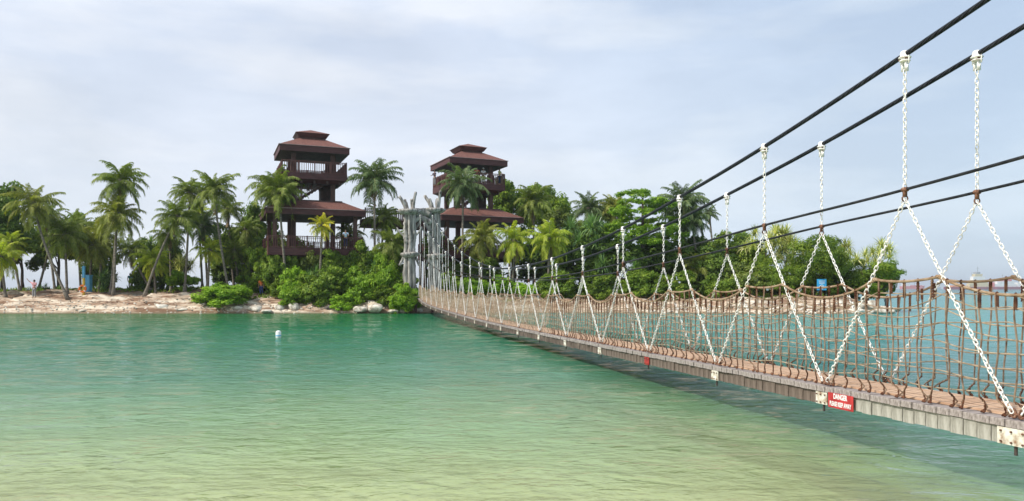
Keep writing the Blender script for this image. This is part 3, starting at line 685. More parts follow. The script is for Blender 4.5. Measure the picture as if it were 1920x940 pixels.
for (pxc, Yc, ydisc, ylow, flip) in ((768, 66.5, 396, 477, -1), (815, 67.3, 394, 480, 1)):
    X = ipx(pxc, Yc); k_ = Yc / F; zb = ground(X, Yc) - .2; zd = izy(ydisc, Yc); zl = izy(ylow, Yc)
    for (dx, dy, r_) in ((-.34, 0, .2), (.04, -.14, .17), (.36, .02, .19), (0, .25, .18)):
        log('trunk_log', [(X + dx * 1.15, Yc + dy, zb), (X + dx * .95, Yc + dy, zl), (X + dx + gr.uniform(-.06, .06), Yc + dy, (zl + zd) / 2), (X + dx * .95, Yc + dy, zd)], r_ * 1.05, r_)
    for zz, ro in ((zd, .9), (zl, .8)):
        q = MB(); q.lathe((X, Yc, zz), [(.45, -.32), (ro * .8, -.2), (ro, -.02), (ro * .97, .1), (.5, .16)], 22)
        for i in range(len(q.v)):
            v_ = Vector(q.v[i]); d = v_ - Vector((X, Yc, v_.z)); s_ = 1 + .35 * (vnoise(math.atan2(d.y, d.x) * 3 + 9, zz, 2) - .4); q.v[i] = (X + d.x * s_, Yc + d.y * s_, v_.z + .12 * (vnoise(i * .7, zz) - .5))
        q.build('collar', M['drift'], gw, True)
    for (dx, hx, hz, r_) in ((-.3, -.9, 1.3, .17), (-.15, -.45, 1.0, .16), (.2, .2, 1.0, .16), (.35, .55, 1.7, .15)):
        log('antler_branch', [(X + dx, Yc, zd), (X + dx + (hx - dx) * .3, Yc + gr.uniform(-.2, .2), zd + hz * .5), (X + hx, Yc + gr.uniform(-.3, .3), zd + hz)], r_, r_ * .75)
    for (dx, hx, hz) in ((-.5, -1.0, .9), (.5, .95, 1.0)):
        log('root_strut', [(X + hx * .9, Yc - .1, zl - 1.9 + .9), (X + hx * .75, Yc, zl - .7), (X + dx * .9, Yc, zl - .1)][::-1] if hx < 0 or True else 0, .14, .1)
        log('antler_branch', [(X + dx * .6, Yc, (zl + zd) / 2 - .5), (X + hx * .9, Yc, (zl + zd) / 2 + hz * .1), (X + hx * 1.15, Yc, (zl + zd) / 2 + hz * .55)], .11, .05)
Xa, Xb = ipx(768, 67), ipx(815, 67); zz = izy(403, 67)
log('crossbeam', [(Xa + .3, 67, zz + .1), ((Xa + Xb) / 2, 67, zz + .3), (Xb - .3, 67, zz)], .36, .34)
log('crossbeam', [(Xa + .3, 67, zz - .6), ((Xa + Xb) / 2, 67, zz - .25), (Xb - .3, 67, zz - .7)], .24, .26)
log('crossbeam', [(Xa + .3, 67.1, zz - 1.5), ((Xa + Xb) / 2 - .3, 67.1, zz - .8), ((Xa + Xb) / 2, 67, zz - .1)], .13, .16)
log('crossbeam', [(Xb - .3, 67.1, zz - 1.6), ((Xa + Xb) / 2 + .4, 67.1, zz - .9), ((Xa + Xb) / 2 + .1, 67, zz - .1)], .13, .16)
# timber landing at the foot of the bridge
ld = thing('timber_landing', P(19.6, BW / 2, .9), 'short timber landing where the rope bridge meets the island', 'landing')
q = MB(); 
for i in range(9):
    n_ = 19.03 + i * .07; c_ = P(n_, BW / 2, zdeck(19) - .03); q = MB(); q.box(c_, (.2, 1.9, .06), RB); q.build('plank', M['greywood'], ld)
for wv in (-.2, BW + .2):
    q = MB(); a_ = P(19.1, wv, 0); q.box((a_.x, a_.y, .7), (.2, .2, 1.3), RB); q.build('post', M['timber'], ld)

# ------------------------------------------------------------------ pavilion towers
def frustum(q, z0, h0, z1, h1, mi=0):
    q.hexa([(-h0, -h0, z0), (h0, -h0, z0), (h0, h0, z0), (-h0, h0, z0), (-h1, -h1, z1), (h1, -h1, z1), (h1, h1, z1), (-h1, h1, z1)], mi)
def railing(name, p0, p1, z, h, parent, gap=.2, mat='railing', post=1.6, inv=None):
    q = MB(); a_, b_ = Vector((*p0, z)), Vector((*p1, z)); 
    if len(p0) == 3: a_, b_ = Vector(p0), Vector(p1)
    d = b_ - a_; L_ = d.length; n_ = max(2, round(L_ / gap)); rz = math.atan2(d.y, d.x); r3 = Matrix.Rotation(rz, 3, 'Z')
    for i in range(n_ + 1):
        c_ = a_.lerp(b_, i / n_); q.box(c_ + UP * h * .48, (.05, .05, h * .94), r3)
    for i in range(max(1, round(L_ / post)) + 1):
        c_ = a_.lerp(b_, i / max(1, round(L_ / post))); q.box(c_ + UP * h * .53, (.11, .11, h * 1.06), r3)
    for hz, th_ in ((h, .07), (h * .86, .04), (.08, .05)):
        dd_ = d.normalized(); u = Vector((-dd_.y, dd_.x, 0)).normalized() * .04
        q.hexa([a_ - u + UP * (hz - th_ / 2), b_ - u + UP * (hz - th_ / 2), b_ + u + UP * (hz - th_ / 2), a_ + u + UP * (hz - th_ / 2),
                a_ - u + UP * (hz + th_ / 2), b_ - u + UP * (hz + th_ / 2), b_ + u + UP * (hz + th_ / 2), a_ + u + UP * (hz + th_ / 2)])
    o = link(name, q.mesh(name, M[mat]), parent, loc=(0, 0, 0)); return o
def tower(px, Y, rot, label, zg):
    X = ipx(px, Y); t = thing('pavilion_tower', (X, Y, 0), label, 'tower', 'pagoda-roofed lookout towers'); t.rotation_euler = (0, 0, rot)
    L0 = (0, 0, 0)
    def part(name, q, mat, par=None): return link(name, q.mesh(name, M[mat] if isinstance(mat, str) else [M[x] for x in mat]), par or t, loc=L0)
    q = MB(); frustum(q, 15.72, 3.3, 16.75, 1.3); rf = part('upper_roof', q, 'rooftile')
    q = MB()     # fascia ring of the main roof + pale drip edge
    for sgn, ax in ((-1, 0), (1, 0), (-1, 1), (1, 1)):
        c_ = [0, 0, 15.43]; c_[ax] = sgn * 3.2; d = [6.4, 6.4, .56]; d[ax] = .08; 
        if ax == 1: d[0] = 6.48
        else: d[1] = 6.3
        q.box(c_, d)
    part('fascia', q, 'fascia', rf)
    q = MB(); q.box((0, 0, 15.2), (6.2, 6.2, .06)); part('soffit', q, 'floor', rf)
    q = MB()
    for sgn, ax in ((-1, 0), (1, 0), (-1, 1), (1, 1)):
        c_ = [0, 0, 15.735]; c_[ax] = sgn * 3.3; d = [6.62, 6.62, .05]; d[ax] = .06; 
        if ax == 0: d[1] = 6.54
        q.box(c_, d)
    part('drip_edge', q, 'pinkedge', rf)
    q = MB(); frustum(q, 17.3, 1.62, 17.86, .06); cp = part('cap_roof', q, 'rooftile')
    q = MB(); frustum(q, 16.92, 1.3, 17.29, 1.56); part('fascia', q, 'fascia', cp)
    q = MB(); frustum(q, 16.6, 1.18, 16.93, 1.18); part('louvred_neck', q, 'timber', cp)
    q = MB(); q.box((0, 0, 12.9), (6.1, 6.1, .6)); frustum(q, 12.3, 2.4, 12.6, 3.0); fl = part('upper_platform', q, 'fascia')
    q = MB()
    for i in range(5): q.box((-2.4 + i * 1.2, 0, 12.36), (.2, 5.6, .3))
    part('floor_joists', q, 'floor', fl)
    r_ = 2.98
    for (a_, b_) in (((-r_, -r_), (r_, -r_)), ((r_, -r_), (r_, r_)), ((r_, r_), (-r_, r_)), ((-r_, r_), (-r_, -r_))): railing('railing', a_, b_, 13.2, 1.1, t)
    for sx_ in (-1, 1):
        for sy in (-1, 1):
            q = MB(); q.box((sx_ * 1.85, sy * 1.85, (zg + 15.2) / 2), (.42, .42, 15.2 - zg)); q.box((sx_ * 1.85, sy * 1.85, 13.75), (.56, .56, 1.1)); part('column', q, 'timber')
            q = MB(); q.box((sx_ * 3.7, sy * 3.7, (zg + 9.2) / 2), (.34, .34, 9.2 - zg)); part('column', q, 'timber')
    # lower skirt roof, drip edge, fascia
    q = MB(); frustum(q, 9.6, 4.62, 10.55, 2.7); lr = part('lower_roof', q, 'rooftile')
    q = MB()
    for sgn, ax in ((-1, 0), (1, 0), (-1, 1), (1, 1)):
        c_ = [0, 0, 9.33]; c_[ax] = sgn * 4.5; d = [9.0, 9.0, .52]; d[ax] = .08
        if ax == 1: d[0] = 9.08
        else: d[1] = 8.9
        q.box(c_, d)
    part('fascia', q, 'fascia', lr)
    q = MB()
    for sgn, ax in ((-1, 0), (1, 0), (-1, 1), (1, 1)):
        c_ = [0, 0, 9.615]; c_[ax] = sgn * 4.62; d = [9.26, 9.26, .05]; d[ax] = .06
        if ax == 0: d[1] = 9.18
        q.box(c_, d)
    part('drip_edge', q, 'pinkedge', lr)
    q = MB(); q.box((0, 0, 9.12), (8.8, 8.8, .06)); part('soffit', q, 'floor', lr)
    q = MB(); q.box((0, 0, 10.6), (5.3, 5.3, .12)); part('middle_platform', q, 'floor')
    # staircase up to the top platform
    q = MB()
    for i in range(9): q.box((-1.3 + i * .3, -1.0, 10.75 + i * .2), (.32, 1.0, .06))
    for yy in (-1.5, -.5):
        q.hexa([(-1.5, yy - .04, 10.6), (1.3, yy - .04, 12.4), (1.3, yy + .04, 12.4), (-1.5, yy + .04, 10.6), (-1.5, yy - .04, 10.85), (1.3, yy - .04, 12.65), (1.3, yy + .04, 12.65), (-1.5, yy + .04, 10.85)])
    st = part('staircase', q, 'timber')
    railing('handrail', (-1.5, -1.5, 10.85), (1.2, -1.5, 12.6), 0, 1.0, st)
    railing('railing', (-2.5, -2.5), (-1.2, -2.5), 10.66, .95, t)
    q = MB(); q.box((1.5, .6, 11.5), (1.1, 1.5, 2.0)); part('stair_wall', q, 'floor')
    # lower platform
    q = MB(); q.box((0, 0, 5.65), (8.7, 8.7, .7)); frustum(q, 5.0, 3.4, 5.3, 4.2); part('lower_platform', q, 'fascia')
    r_ = 4.28
    for (a_, b_) in (((-r_, -r_), (r_, -r_)), ((r_, -r_), (r_, r_)), ((r_, r_), (-r_, r_)), ((-r_, r_), (-r_, -r_))): railing('railing', a_, b_, 6.0, 1.05, t)
    return t
M['pinkedge'] = noisy('eave_trim', (.26, .18, .17), (.36, .26, .25), 3, .6, 0)
tower(583, 74, R(22), 'left dark timber lookout tower with two tiers of red roof behind the yellow palm', 1.4)
tower(878, 81, R(24), 'right dark timber lookout tower with red roofs rising behind the driftwood gateway', 1.4)
# elevated walkway between the towers
wk = thing('elevated_walkway', at(735, 415, 78), 'railed timber footbridge high above the ground linking the two red-roofed towers', 'footbridge')
A_, B_ = Vector((ipx(678, 76), 76.5, 9.15)), Vector((ipx(815, 81), 80.5, 9.15)); d_ = (B_ - A_); mid = (A_ + B_) / 2; r3 = Matrix.Rotation(math.atan2(d_.y, d_.x), 3, 'Z')
q = MB(); q.box(mid, (d_.length, 1.8, .3), r3)
for s_ in (-.8, .8): q.box(mid + r3 @ Vector((0, s_, -.42)), (d_.length, .22, .54), r3)
q.build('walkway_deck', M['timber'], wk)
for s_ in (-.85, .85):
    o_ = r3 @ Vector((0, s_, .15)); rl = railing('railing', tuple(A_ + o_), tuple(B_ + o_), 0, 1.05, None, mat='timber'); rl.parent = wk; rl.matrix_parent_inverse = Matrix.Translation(-wk.location)
for f_ in (.35, .8):
    c_ = A_.lerp(B_, f_); q = MB(); q.box((c_.x, c_.y, 4.9), (.3, .3, 8.0)); q.build('post', M['timber'], wk)

# ------------------------------------------------------------------ palms
def frond_mesh(elev, seed, mat, L_=3.4, dens=58):
    r = random.Random(seed); q = MB(); npt = 14; pts = []; x = z = y_ = 0.0; a = R(elev); tang = []
    drop = R(r.uniform(60, 100)) * (0.62 + .38 * math.cos(a)); side = r.uniform(-.18, .18)
    for i in range(npt):
        s = i / (npt - 1); ang = max(a - drop * s ** 1.5, R(-86)); tang.append((math.cos(ang), side * s, math.sin(ang))); pts.append((x, y_, z))
        x += math.cos(ang) * L_ / (npt - 1); z += math.sin(ang) * L_ / (npt - 1); y_ += side * s * L_ / (npt - 1) * .6
    q.tube(pts, [.04 * (1 - i / npt) + .008 for i in range(npt)], 4, mi=1)
    tint = [r.random() * .3 + .4] * len(q.f); base = r.uniform(.0, .35)
    for i in range(dens):
        s = .1 + .9 * (i + .5) / dens; t_ = s * (npt - 1); k = min(npt - 2, int(t_)); u = t_ - k
        p0 = Vector(pts[k]).lerp(Vector(pts[k + 1]), u); T = Vector(tang[k]).lerp(Vector(tang[k + 1]), u).normalized()
        ll = (.95 * math.sin(min(1, s * 1.15 + .12) * math.pi * .93) ** .6 + .1) * 1.08 * r.uniform(.8, 1.1) * L_ / 3.4
        for sd in (-1, 1):
            if r.random() < .05: continue
            S_ = Vector((0, sd, 0)); d1 = (S_ * r.uniform(.6, 1.0) + T * r.uniform(.45, .95) + Vector((0, 0, r.uniform(-.4, .2)))).normalized()
            d2 = (d1 + Vector((0, 0, -1)) * r.uniform(.5, 1.1)).normalized(); d3 = (d2 + Vector((0, 0, -1)) * r.uniform(.5, 1.3)).normalized()
            w_ = T * .033 * L_ / 3.4 + Vector((0, 0, .018)) * r.uniform(-1, 1)
            a1_ = p0; b1_ = a1_ + d1 * ll * .4; c1 = b1_ + d2 * ll * .33; e1 = c1 + d3 * ll * .27
            q.add([a1_ - w_ * .7, a1_ + w_ * .7, b1_ + w_, b1_ - w_, c1 + w_ * .8, c1 - w_ * .8, e1], [(0, 1, 2, 3), (3, 2, 4, 5), (5, 4, 6)])
            tt = min(1, max(0, base + r.random() * .55 + .15 * s)); tint += [tt, tt, tt]
    me = q.mesh('frond', [mat, M['rib']]); at_ = me.attributes.new('tint', 'FLOAT', 'FACE'); at_.data.foreach_set('value', tint); return me
q = MB(); q.lathe((0, 0, 0), [(.03, -.15), (.1, -.1), (.13, 0), (.1, .1), (.03, .15)], 8); COCO = q.mesh('coconut', noisy('coconut_husk', (.16, .17, .04), (.3, .26, .08), 4, .6, 0), True)
ELEV = [82, 68, 54, 40, 26, 12, -2, -18, -38]
FR = {}
def fronds(kind):
    if kind not in FR:
        FR[kind] = [[frond_mesh(e_, hash_(kind) + i * 10 + j, M[kind]) for j in range(2)] for i, e_ in enumerate(ELEV)]
    return FR[kind]
def hash_(s): return sum(ord(c) * (i + 3) for i, c in enumerate(s))
def palm(kind, cx, cy, bx, by, Y, scale, label, nf=22, lean=0.5, bend=0.0, tr=.15, group='palms on the island', lo=-45):
    C = at(cx, cy, Y); B = Vector((ipx(bx, Y), Y + rnd.uniform(-.3, .3), 0)); B.z = ground(B.x, B.y) - .15
    if by is not None: pass
    t = thing('coconut_palm', B, label, 'palm tree', group)
    q = MB(); K = 14; pts = []; rad = []
    for i in range(K + 1):
        s = i / K; e_ = s ** lean if lean != 1 else s
        p_ = Vector((B.x + (C.x - B.x) * (s ** (1 / max(lean, .05)) if lean < 1 else s ** lean) if False else B.x + (C.x - B.x) * ((1 - bend) * s + bend * math.sin(s * math.pi / 2)), B.y + (C.y - B.y) * s, B.z + (C.z - B.z) * s))
        pts.append(p_); rad.append(tr * (1.55 - .75 * min(1, s * 7) - .2 * s) * (1 + .06 * (i % 2)))
    q.tube(pts, rad, 8); q.build('trunk', M['ptrunk'], t, True)
    q = MB(); q.lathe(C - Vector((0, 0, .35)), [(.1, -.15), (.22, .05), (.26, .25), (.17, .5), (.06, .75)], 8); q.build('crown_shaft', M['ptrunk'], t, True)
    fm = fronds(kind); r = random.Random(hash_(label))
    for i in range(r.choice((0, 1, 2, 3))):
        o = bpy.data.objects.new('frond', fronds('palm_dead')[8][i % 2]); COL.objects.link(o); o.parent = t; o['label'] = 'dead brown hanging frond'
        s_ = scale * r.uniform(.5, .7); o.scale = (s_, s_, s_); o.location = C - B + Vector((0, 0, -.25)); o.rotation_euler = (0, R(r.uniform(20, 38)), r.uniform(0, 6.28))
    if r.random() < .6:
        for i in range(r.randrange(4, 8)):
            a_ = r.uniform(0, 6.28); o = bpy.data.objects.new('coconut', COCO); COL.objects.link(o); o.parent = t; o.location = C - B + Vector((math.cos(a_) * .27, math.sin(a_) * .27, -.28 + r.uniform(-.12, .08)))
    a0 = r.uniform(0, 6.28)
    nf += 10
    for i in range(nf):
        s = (i + .5) / nf; el = 86 - (86 - lo) * s ** .95 + r.uniform(-7, 7)
        k = min(range(len(ELEV)), key=lambda j: abs(ELEV[j] - el)); o = bpy.data.objects.new('frond', fm[k][r.randrange(2)]); COL.objects.link(o)
        o.parent = t; sc_ = scale * .86 * r.uniform(.78, 1.12) * (.78 + .22 * min(1, s * 3)); o.scale = (sc_, sc_ * r.choice((-1, 1)), sc_)
        o.location = C - B + Vector((0, 0, -.15 * s)); o.rotation_euler = (r.uniform(-.3, .3), r.uniform(-.12, .12), a0 + i * 2.39996 + r.uniform(-.2, .2))
    return t
M['palm_dead'] = leafmat('palm_dead', [(.1, .06, .03), (.17, .11, .055), (.24, .17, .09)], .15)
G = 'palm_green'; D = 'palm_dark'; O = 'palm_olive'; LM = 'palm_lime'; YL = 'palm_yellow'
palm(O, 63, 382, 131, 0, 68, .95, 'olive coconut palm at the far left with a trunk curving down to the right', 24, bend=.45, lo=-60)
palm(LM, 0, 480, 14, 0, 69, .8, 'short yellow-green palm cut by the left edge of the picture', 18, bend=-.2)
palm(G, 122, 440, 128, 0, 70, .95, 'full green palm just right of the curved olive palm', 24, lo=-55)
palm(G, 225, 340, 207, 0, 70, 1.0, 'tallest palm on the left beach, double-headed look, crown highest above the sand', 24, bend=.3, lo=-50)
palm(O, 219, 402, 211, 0, 69, 1.0, 'palm with a crown directly below the tallest left-hand crown', 24, bend=.2, lo=-55)
palm(O, 172, 462, 164, 0, 72, .9, 'drooping yellow-olive palm beside the blue post on the left beach', 20, lo=-50)
palm(G, 246, 470, 285, 0, 74, .8, 'thin palm leaning left over the two people walking', 18, bend=.3)
palm(LM, 287, 487, 290, 0, 71, .75, 'low yellow-green palm in front of the round dark tree', 20, lo=-35)
palm(G, 333, 407, 270, 0, 68.5, .88, 'palm whose long trunk leans strongly right from the pale rocks', 22, bend=-.35)
palm(G, 356, 362, 345, 0, 71, .82, 'upright palm crown just left of the tall curved palm', 20, bend=.2)
palm(G, 402, 357, 434, 0, 70, .95, 'tall slim palm rising from the big green waterside bush', 24, bend=.45, lo=-30)
palm(G, 427, 392, 440, 0, 78, .75, 'small palm peeping out behind the tall slim palm', 18, bend=.3, lo=-30)
palm(D, 382, 422, 392, 0, 73, .8, 'grey-green palm on a twin trunk standing against the open sky', 20)
palm(LM, 393, 468, 391, 0, 72, .62, 'little lime palm in the gap above the open sea', 16)
palm(G, 517, 350, 516, 0, 70, 1.0, 'straight palm overlapping the left corner of the left tower', 24, lo=-50)
palm(G, 524, 362, 542, 0, 69, .9, 'curved palm crossing in front of the left tower roof', 20, bend=.5, lo=-45)
palm(YL, 604, 422, 598, 0, 69, .52, 'bright yellow palm in front of the left tower', 18, bend=.4, lo=-50)
palm(D, 702, 338, 703, 0, 72, 1.05, 'tall dark palm between the left tower and the driftwood gateway', 24, lo=-28)
palm(G, 719, 410, 711, 0, 76, .9, 'second shorter palm under the footbridge near the driftwood gateway', 20, lo=-50)
palm(D, 868, 345, 867, 0, 74, 1.0, 'tall palm hiding the left half of the right tower', 24, lo=-60)
palm(O, 904, 445, 903, 0, 73, .95, 'olive palm under the lower roof of the right tower', 22, lo=-55)
palm(LM, 965, 450, 960, 0, 72, .85, 'yellow-green palm right of the right tower base', 22, lo=-60)
palm(G, 1001, 378, 1000, 0, 80, 1.0, 'green palm standing above the trees right of the right tower', 22, lo=-40)
palm(LM, 1030, 448, 1027, 0, 71, .95, 'large yellow-green palm with arching fronds above the bridge cables', 24, lo=-60)
palm(D, 1104, 390, 1104, 0, 84, .9, 'grey-green palm above the tree line, left of the pair', 22, lo=-30)
palm(O, 1153, 392, 1153, 0, 84, .85, 'palm just left of the bright layered tree', 20, lo=-30)
palm(D, 1282, 385, 1286, 0, 76, 1.1, 'tallest dark palm on the right, behind the bridge cables', 24, bend=.2, lo=-45)
palm(D, 1298, 412, 1318, 0, 75, .85, 'bent palm tucked under the tallest right-hand palm', 18, bend=.6, lo=-60)
palm(D, 1330, 400, 1345, 0, 86, .5, 'small distant palm right of the tallest right-hand palm', 16, lo=-30)
palm(O, 1307, 500, 1308, 0, 73, .75, 'low palm in the dark thicket behind the rope net', 18, lo=-60)
palm(G, 100, 438, 70, 0, 77, .7, 'palm squeezed behind the two left-hand olive palms', 18, lo=-50)
palm(G, 440, 470, 446, 0, 75, .6, 'small palm above the waterside bush', 14)
palm(G, 145, 425, 150, 0, 75, .8, 'green palm between the first full palm and the tallest left one', 18, lo=-50)
palm(O, 193, 440, 188, 0, 74, .8, 'olive palm close behind the drooping yellow-olive one', 18, lo=-55)
palm(G, 88, 405, 104, 0, 74, .8, 'palm just right of the olive far-left palm, set further back', 18, bend=.3, lo=-50)
palm(G, 318, 440, 322, 0, 74, .75, 'green palm over the round dark tree', 18, lo=-50)
palm(LM, 372, 400, 378, 0, 75, .7, 'pale palm squeezed between the upright and the tall slim palm', 16, lo=-45)
palm(G, 460, 430, 462, 0, 76, .7, 'palm rising from the leafy tree left of the tower', 16, lo=-50)
palm(G, 655, 440, 668, 0, 78, .75, 'palm showing behind the right end of the left tower deck', 16, lo=-50)
palm(LM, 20, 455, 40, 0, 75, .7, 'yellowish palm behind the one cut by the left edge', 16, lo=-60)
palm(D, 612, 500, 612, 0, 72.5, .8, 'dark palm below the yellow palm', 18, lo=-40)
palm(G, 735, 455, 733, 0, 71, .8, 'low palm left of the driftwood gateway', 16, lo=-50)

# ------------------------------------------------------------------ broadleaf crowns
def leaf_mesh(blobs, nclump, nleaf, leaf, seed, mat, rc=.55, asp=.5, up=.6, flat=.65, name='crown', clump_tint=.45):
    g_ = np.random.default_rng(seed); C_ = []
    tot = sum((b_[3] * b_[4] * b_[5]) ** .5 for b_ in blobs)
    for b_ in blobs:
        k = max(2, int(nclump * (b_[3] * b_[4] * b_[5]) ** .5 / tot)); d = g_.normal(size=(k, 3)); d[:, 2] = np.abs(d[:, 2]) * np.where(g_.random(k) < .75, 1, -1)
        d /= np.linalg.norm(d, axis=1)[:, None]; rr_ = g_.uniform(.5, 1.0, (k, 1)) ** .6
        C_.append(np.array(b_[:3]) + d * rr_ * np.array(b_[3:6]))
    C_ = np.concatenate(C_); nc = len(C_); rcs = rc * g_.uniform(.6, 1.35, nc)
    idx = np.repeat(np.arange(nc), nleaf); n_ = len(idx)
    d = g_.normal(size=(n_, 3)); d /= np.linalg.norm(d, axis=1)[:, None]
    pos = C_[idx] + d * (rcs[idx] * g_.uniform(.35, 1.0, n_) ** .6)[:, None] * np.array([1, 1, flat])
    nrm = d + np.array([0, 0, up]) + g_.normal(size=(n_, 3)) * .45; nrm /= np.linalg.norm(nrm, axis=1)[:, None]
    tn = np.cross(nrm, g_.normal(size=(n_, 3))); tn /= np.linalg.norm(tn, axis=1)[:, None]; bn = np.cross(nrm, tn)
    s_ = (leaf * g_.uniform(.65, 1.3, n_))[:, None]
    v = np.stack([pos - tn * s_ * .5, pos + bn * s_ * asp * .5 - nrm * s_ * .06, pos + tn * s_ * .5 - nrm * s_ * .1, pos - bn * s_ * asp * .5 - nrm * s_ * .06], 1).reshape(-1, 3)
    me = bpy.data.meshes.new(name); me.vertices.add(n_ * 4); me.vertices.foreach_set('co', v.ravel())
    me.loops.add(n_ * 4); me.loops.foreach_set('vertex_index', np.arange(n_ * 4)); me.polygons.add(n_); me.polygons.foreach_set('loop_start', np.arange(n_) * 4); me.polygons.foreach_set('loop_total', np.full(n_, 4))
    me.update(calc_edges=True); me.materials.append(mat)
    tint = np.clip(g_.random(nc)[idx] * clump_tint + g_.random(n_) * (1 - clump_tint) , 0, 1)
    a_ = me.attributes.new('tint', 'FLOAT', 'FACE'); a_.data.foreach_set('value', tint); return me
def rblobs(seed, k=11):
    r = random.Random(seed); b_ = [(0, 0, -.1, 1.65, 1.65, 1.2)]
    for i in range(k):
        a_ = r.uniform(0, 6.28); q_ = r.uniform(.6, 1.6); b_.append((math.cos(a_) * q_, math.sin(a_) * q_, r.uniform(-1.0, 1.2), r.uniform(.5, 1.1), r.uniform(.5, 1.1), r.uniform(.4, .85)))
    return b_      # spans about +-2.4 m
CR = {}
def crowns(kind):
    if kind not in CR:
        a = {'dark': dict(leaf=.23, mat=M['leaf_dark']), 'mid': dict(leaf=.22, mat=M['leaf_mid']), 'bright': dict(leaf=.22, mat=M['leaf_bright']), 'olive': dict(leaf=.21, mat=M['leaf_olive']),
             'feather': dict(leaf=.16, mat=M['leaf_mid'], asp=.32, nleaf=190), 'bush': dict(leaf=.27, mat=M['leaf_bright'], asp=.4, up=.8, nleaf=110), 'bushdark': dict(leaf=.26, mat=M['leaf_mid'], asp=.4, up=.8, nleaf=110)}[kind]
        a = dict(a); nl = a.pop('nleaf', 120); mt = a.pop('mat'); lf = a.pop('leaf')
        CR[kind] = [leaf_mesh(rblobs(hash_(kind) + i), 125, nl, lf, hash_(kind) + i, mt, rc=.46, **a) for i in range(3)]
    return CR[kind]
def limbs(q, B, C, rx, rz, r0, r, n_=6):
    mid_ = B.lerp(C, .5); q.tube([B, B.lerp(C, .25) + Vector((r.uniform(-.15, .15), 0, 0)), mid_, C - Vector((0, 0, rz * .3))], [r0 * 1.3, r0, r0 * .85, r0 * .5], 8)
    for i in range(n_):
        a_ = r.uniform(0, 6.28); e_ = C + Vector((math.cos(a_) * rx * .75, math.sin(a_) * rx * .6, r.uniform(-.3, .7) * rz)); s_ = B.lerp(C, r.uniform(.35, .8))
        q.tube([s_, s_.lerp(e_, .5) + Vector((0, 0, -.1)), e_], [r0 * .5, r0 * .35, r0 * .12], 6)
def tree(kind, px, yt, yb, wpx, Y, label, name='broadleaf_tree', cat='tree', group=None, trunk=.16):
    C = at(px, (yt + yb) / 2, Y); rx = wpx * Y / F / 2; rz = (yb - yt) * Y / F / 2; r = random.Random(hash_(label))
    B = Vector((C.x + r.uniform(-.3, .3), Y, 0)); B.z = ground(B.x, Y) - .1
    t = thing(name, B, label, cat, group)
    q = MB(); limbs(q, B, C, rx, rz, trunk, r); q.build('stem' if cat in ('bush', 'shrub') else 'trunk', M['bark'], t, True)
    me = r.choice(crowns(kind)); o = bpy.data.objects.new('crown', me); COL.objects.link(o); o.parent = t; o.location = C - B
    o.rotation_euler = (0, 0, r.uniform(0, 6.28)); o.scale = (rx / 1.95, rx / 1.95 * .95, rz / 1.6); return t
BU = dict(name='leafy_bush', cat='bush', trunk=.06)
# left part of the island
tree('dark', 0, 352, 500, 120, 78, 'dark broadleaf tree filling the left edge behind the palms')
tree('dark', 40, 420, 520, 90, 82, 'low dark tree between the left-edge tree and the curved palm')
tree('mid', 110, 408, 492, 110, 80, 'round green tree behind the two olive palms on the left')
tree('olive', 165, 415, 500, 90, 79, 'olive-green tree behind the drooping yellow-olive palm')
tree('dark', 190, 455, 556, 62, 76, 'dark thicket tree reaching the ground behind the blue post')
tree('dark', 300, 440, 550, 92, 77, 'round very dark tree behind the low yellow-green palm')
tree('dark', 268, 500, 555, 50, 76, 'small dark shrub at the foot of the round dark tree', **BU)
tree('bush', 343, 513, 552, 56, 73, 'bright rounded bush on the sand near the round dark tree', **BU)
tree('bush', 424, 530, 586, 118, 67.3, 'big bright green bush spilling over the waterline', **BU)
tree('bush', 388, 552, 584, 50, 67.2, 'low bright bush joined to the left end of the big waterline bush', **BU)
tree('mid', 452, 428, 540, 110, 79, 'leafy tree left of the left tower, behind the small palm')
tree('dark', 425, 470, 545, 60, 80, 'dark tree behind the tall slim palm')
tree('dark', 492, 385, 470, 66, 82, 'dark tree whose top touches the left tower lower roof')
tree('mid', 486, 470, 560, 70, 76, 'mid-green tree behind the person in orange')
tree('bush', 470, 515, 562, 44, 74, 'bright bush just left of the person in orange', **BU)
tree('bush', 512, 520, 560, 40, 73, 'bright bush just right of the person in orange', **BU)
tree('bushdark', 530, 480, 575, 66, 70, 'tall dark bush under the curved palm', **BU)
tree('bushdark', 571, 470, 560, 80, 73, 'tall bush below the left half of the left tower', **BU)
tree('bush', 562, 535, 588, 74, 67.5, 'waterside bush left of the small dark stones', **BU)
tree('bushdark', 610, 535, 592, 70, 67.3, 'dark waterside bush under the yellow palm', **BU)
tree('bush', 640, 505, 560, 66, 70, 'bright bush in the middle of the thicket below the left tower', **BU)
tree('bush', 645, 550, 592, 66, 67, 'low bright bush at the water between the yellow palm and the white boulders', **BU)
tree('mid', 660, 480, 550, 80, 74, 'green bush below the right corner of the left tower', **BU)
tree('bush', 700, 515, 580, 74, 68.5, 'bush directly above the two white boulders', **BU)
tree('bright', 735, 490, 560, 84, 71, 'bright green bush left of the driftwood gateway', **BU)
tree('bushdark', 745, 535, 588, 84, 67.4, 'darker bush at the foot of the driftwood gateway', **BU)
tree('mid', 700, 470, 530, 60, 76, 'leafy bush at the foot of the tall dark palm', **BU)
tree('dark', 745, 440, 500, 60, 78, 'dark foliage clump behind the left driftwood pylon', **BU)
tree('dark', 540, 440, 500, 60, 79, 'dark foliage beneath the left tower deck, left side', **BU)
tree('dark', 625, 488, 550, 110, 76, 'dark foliage beneath the left tower deck, middle', **BU)
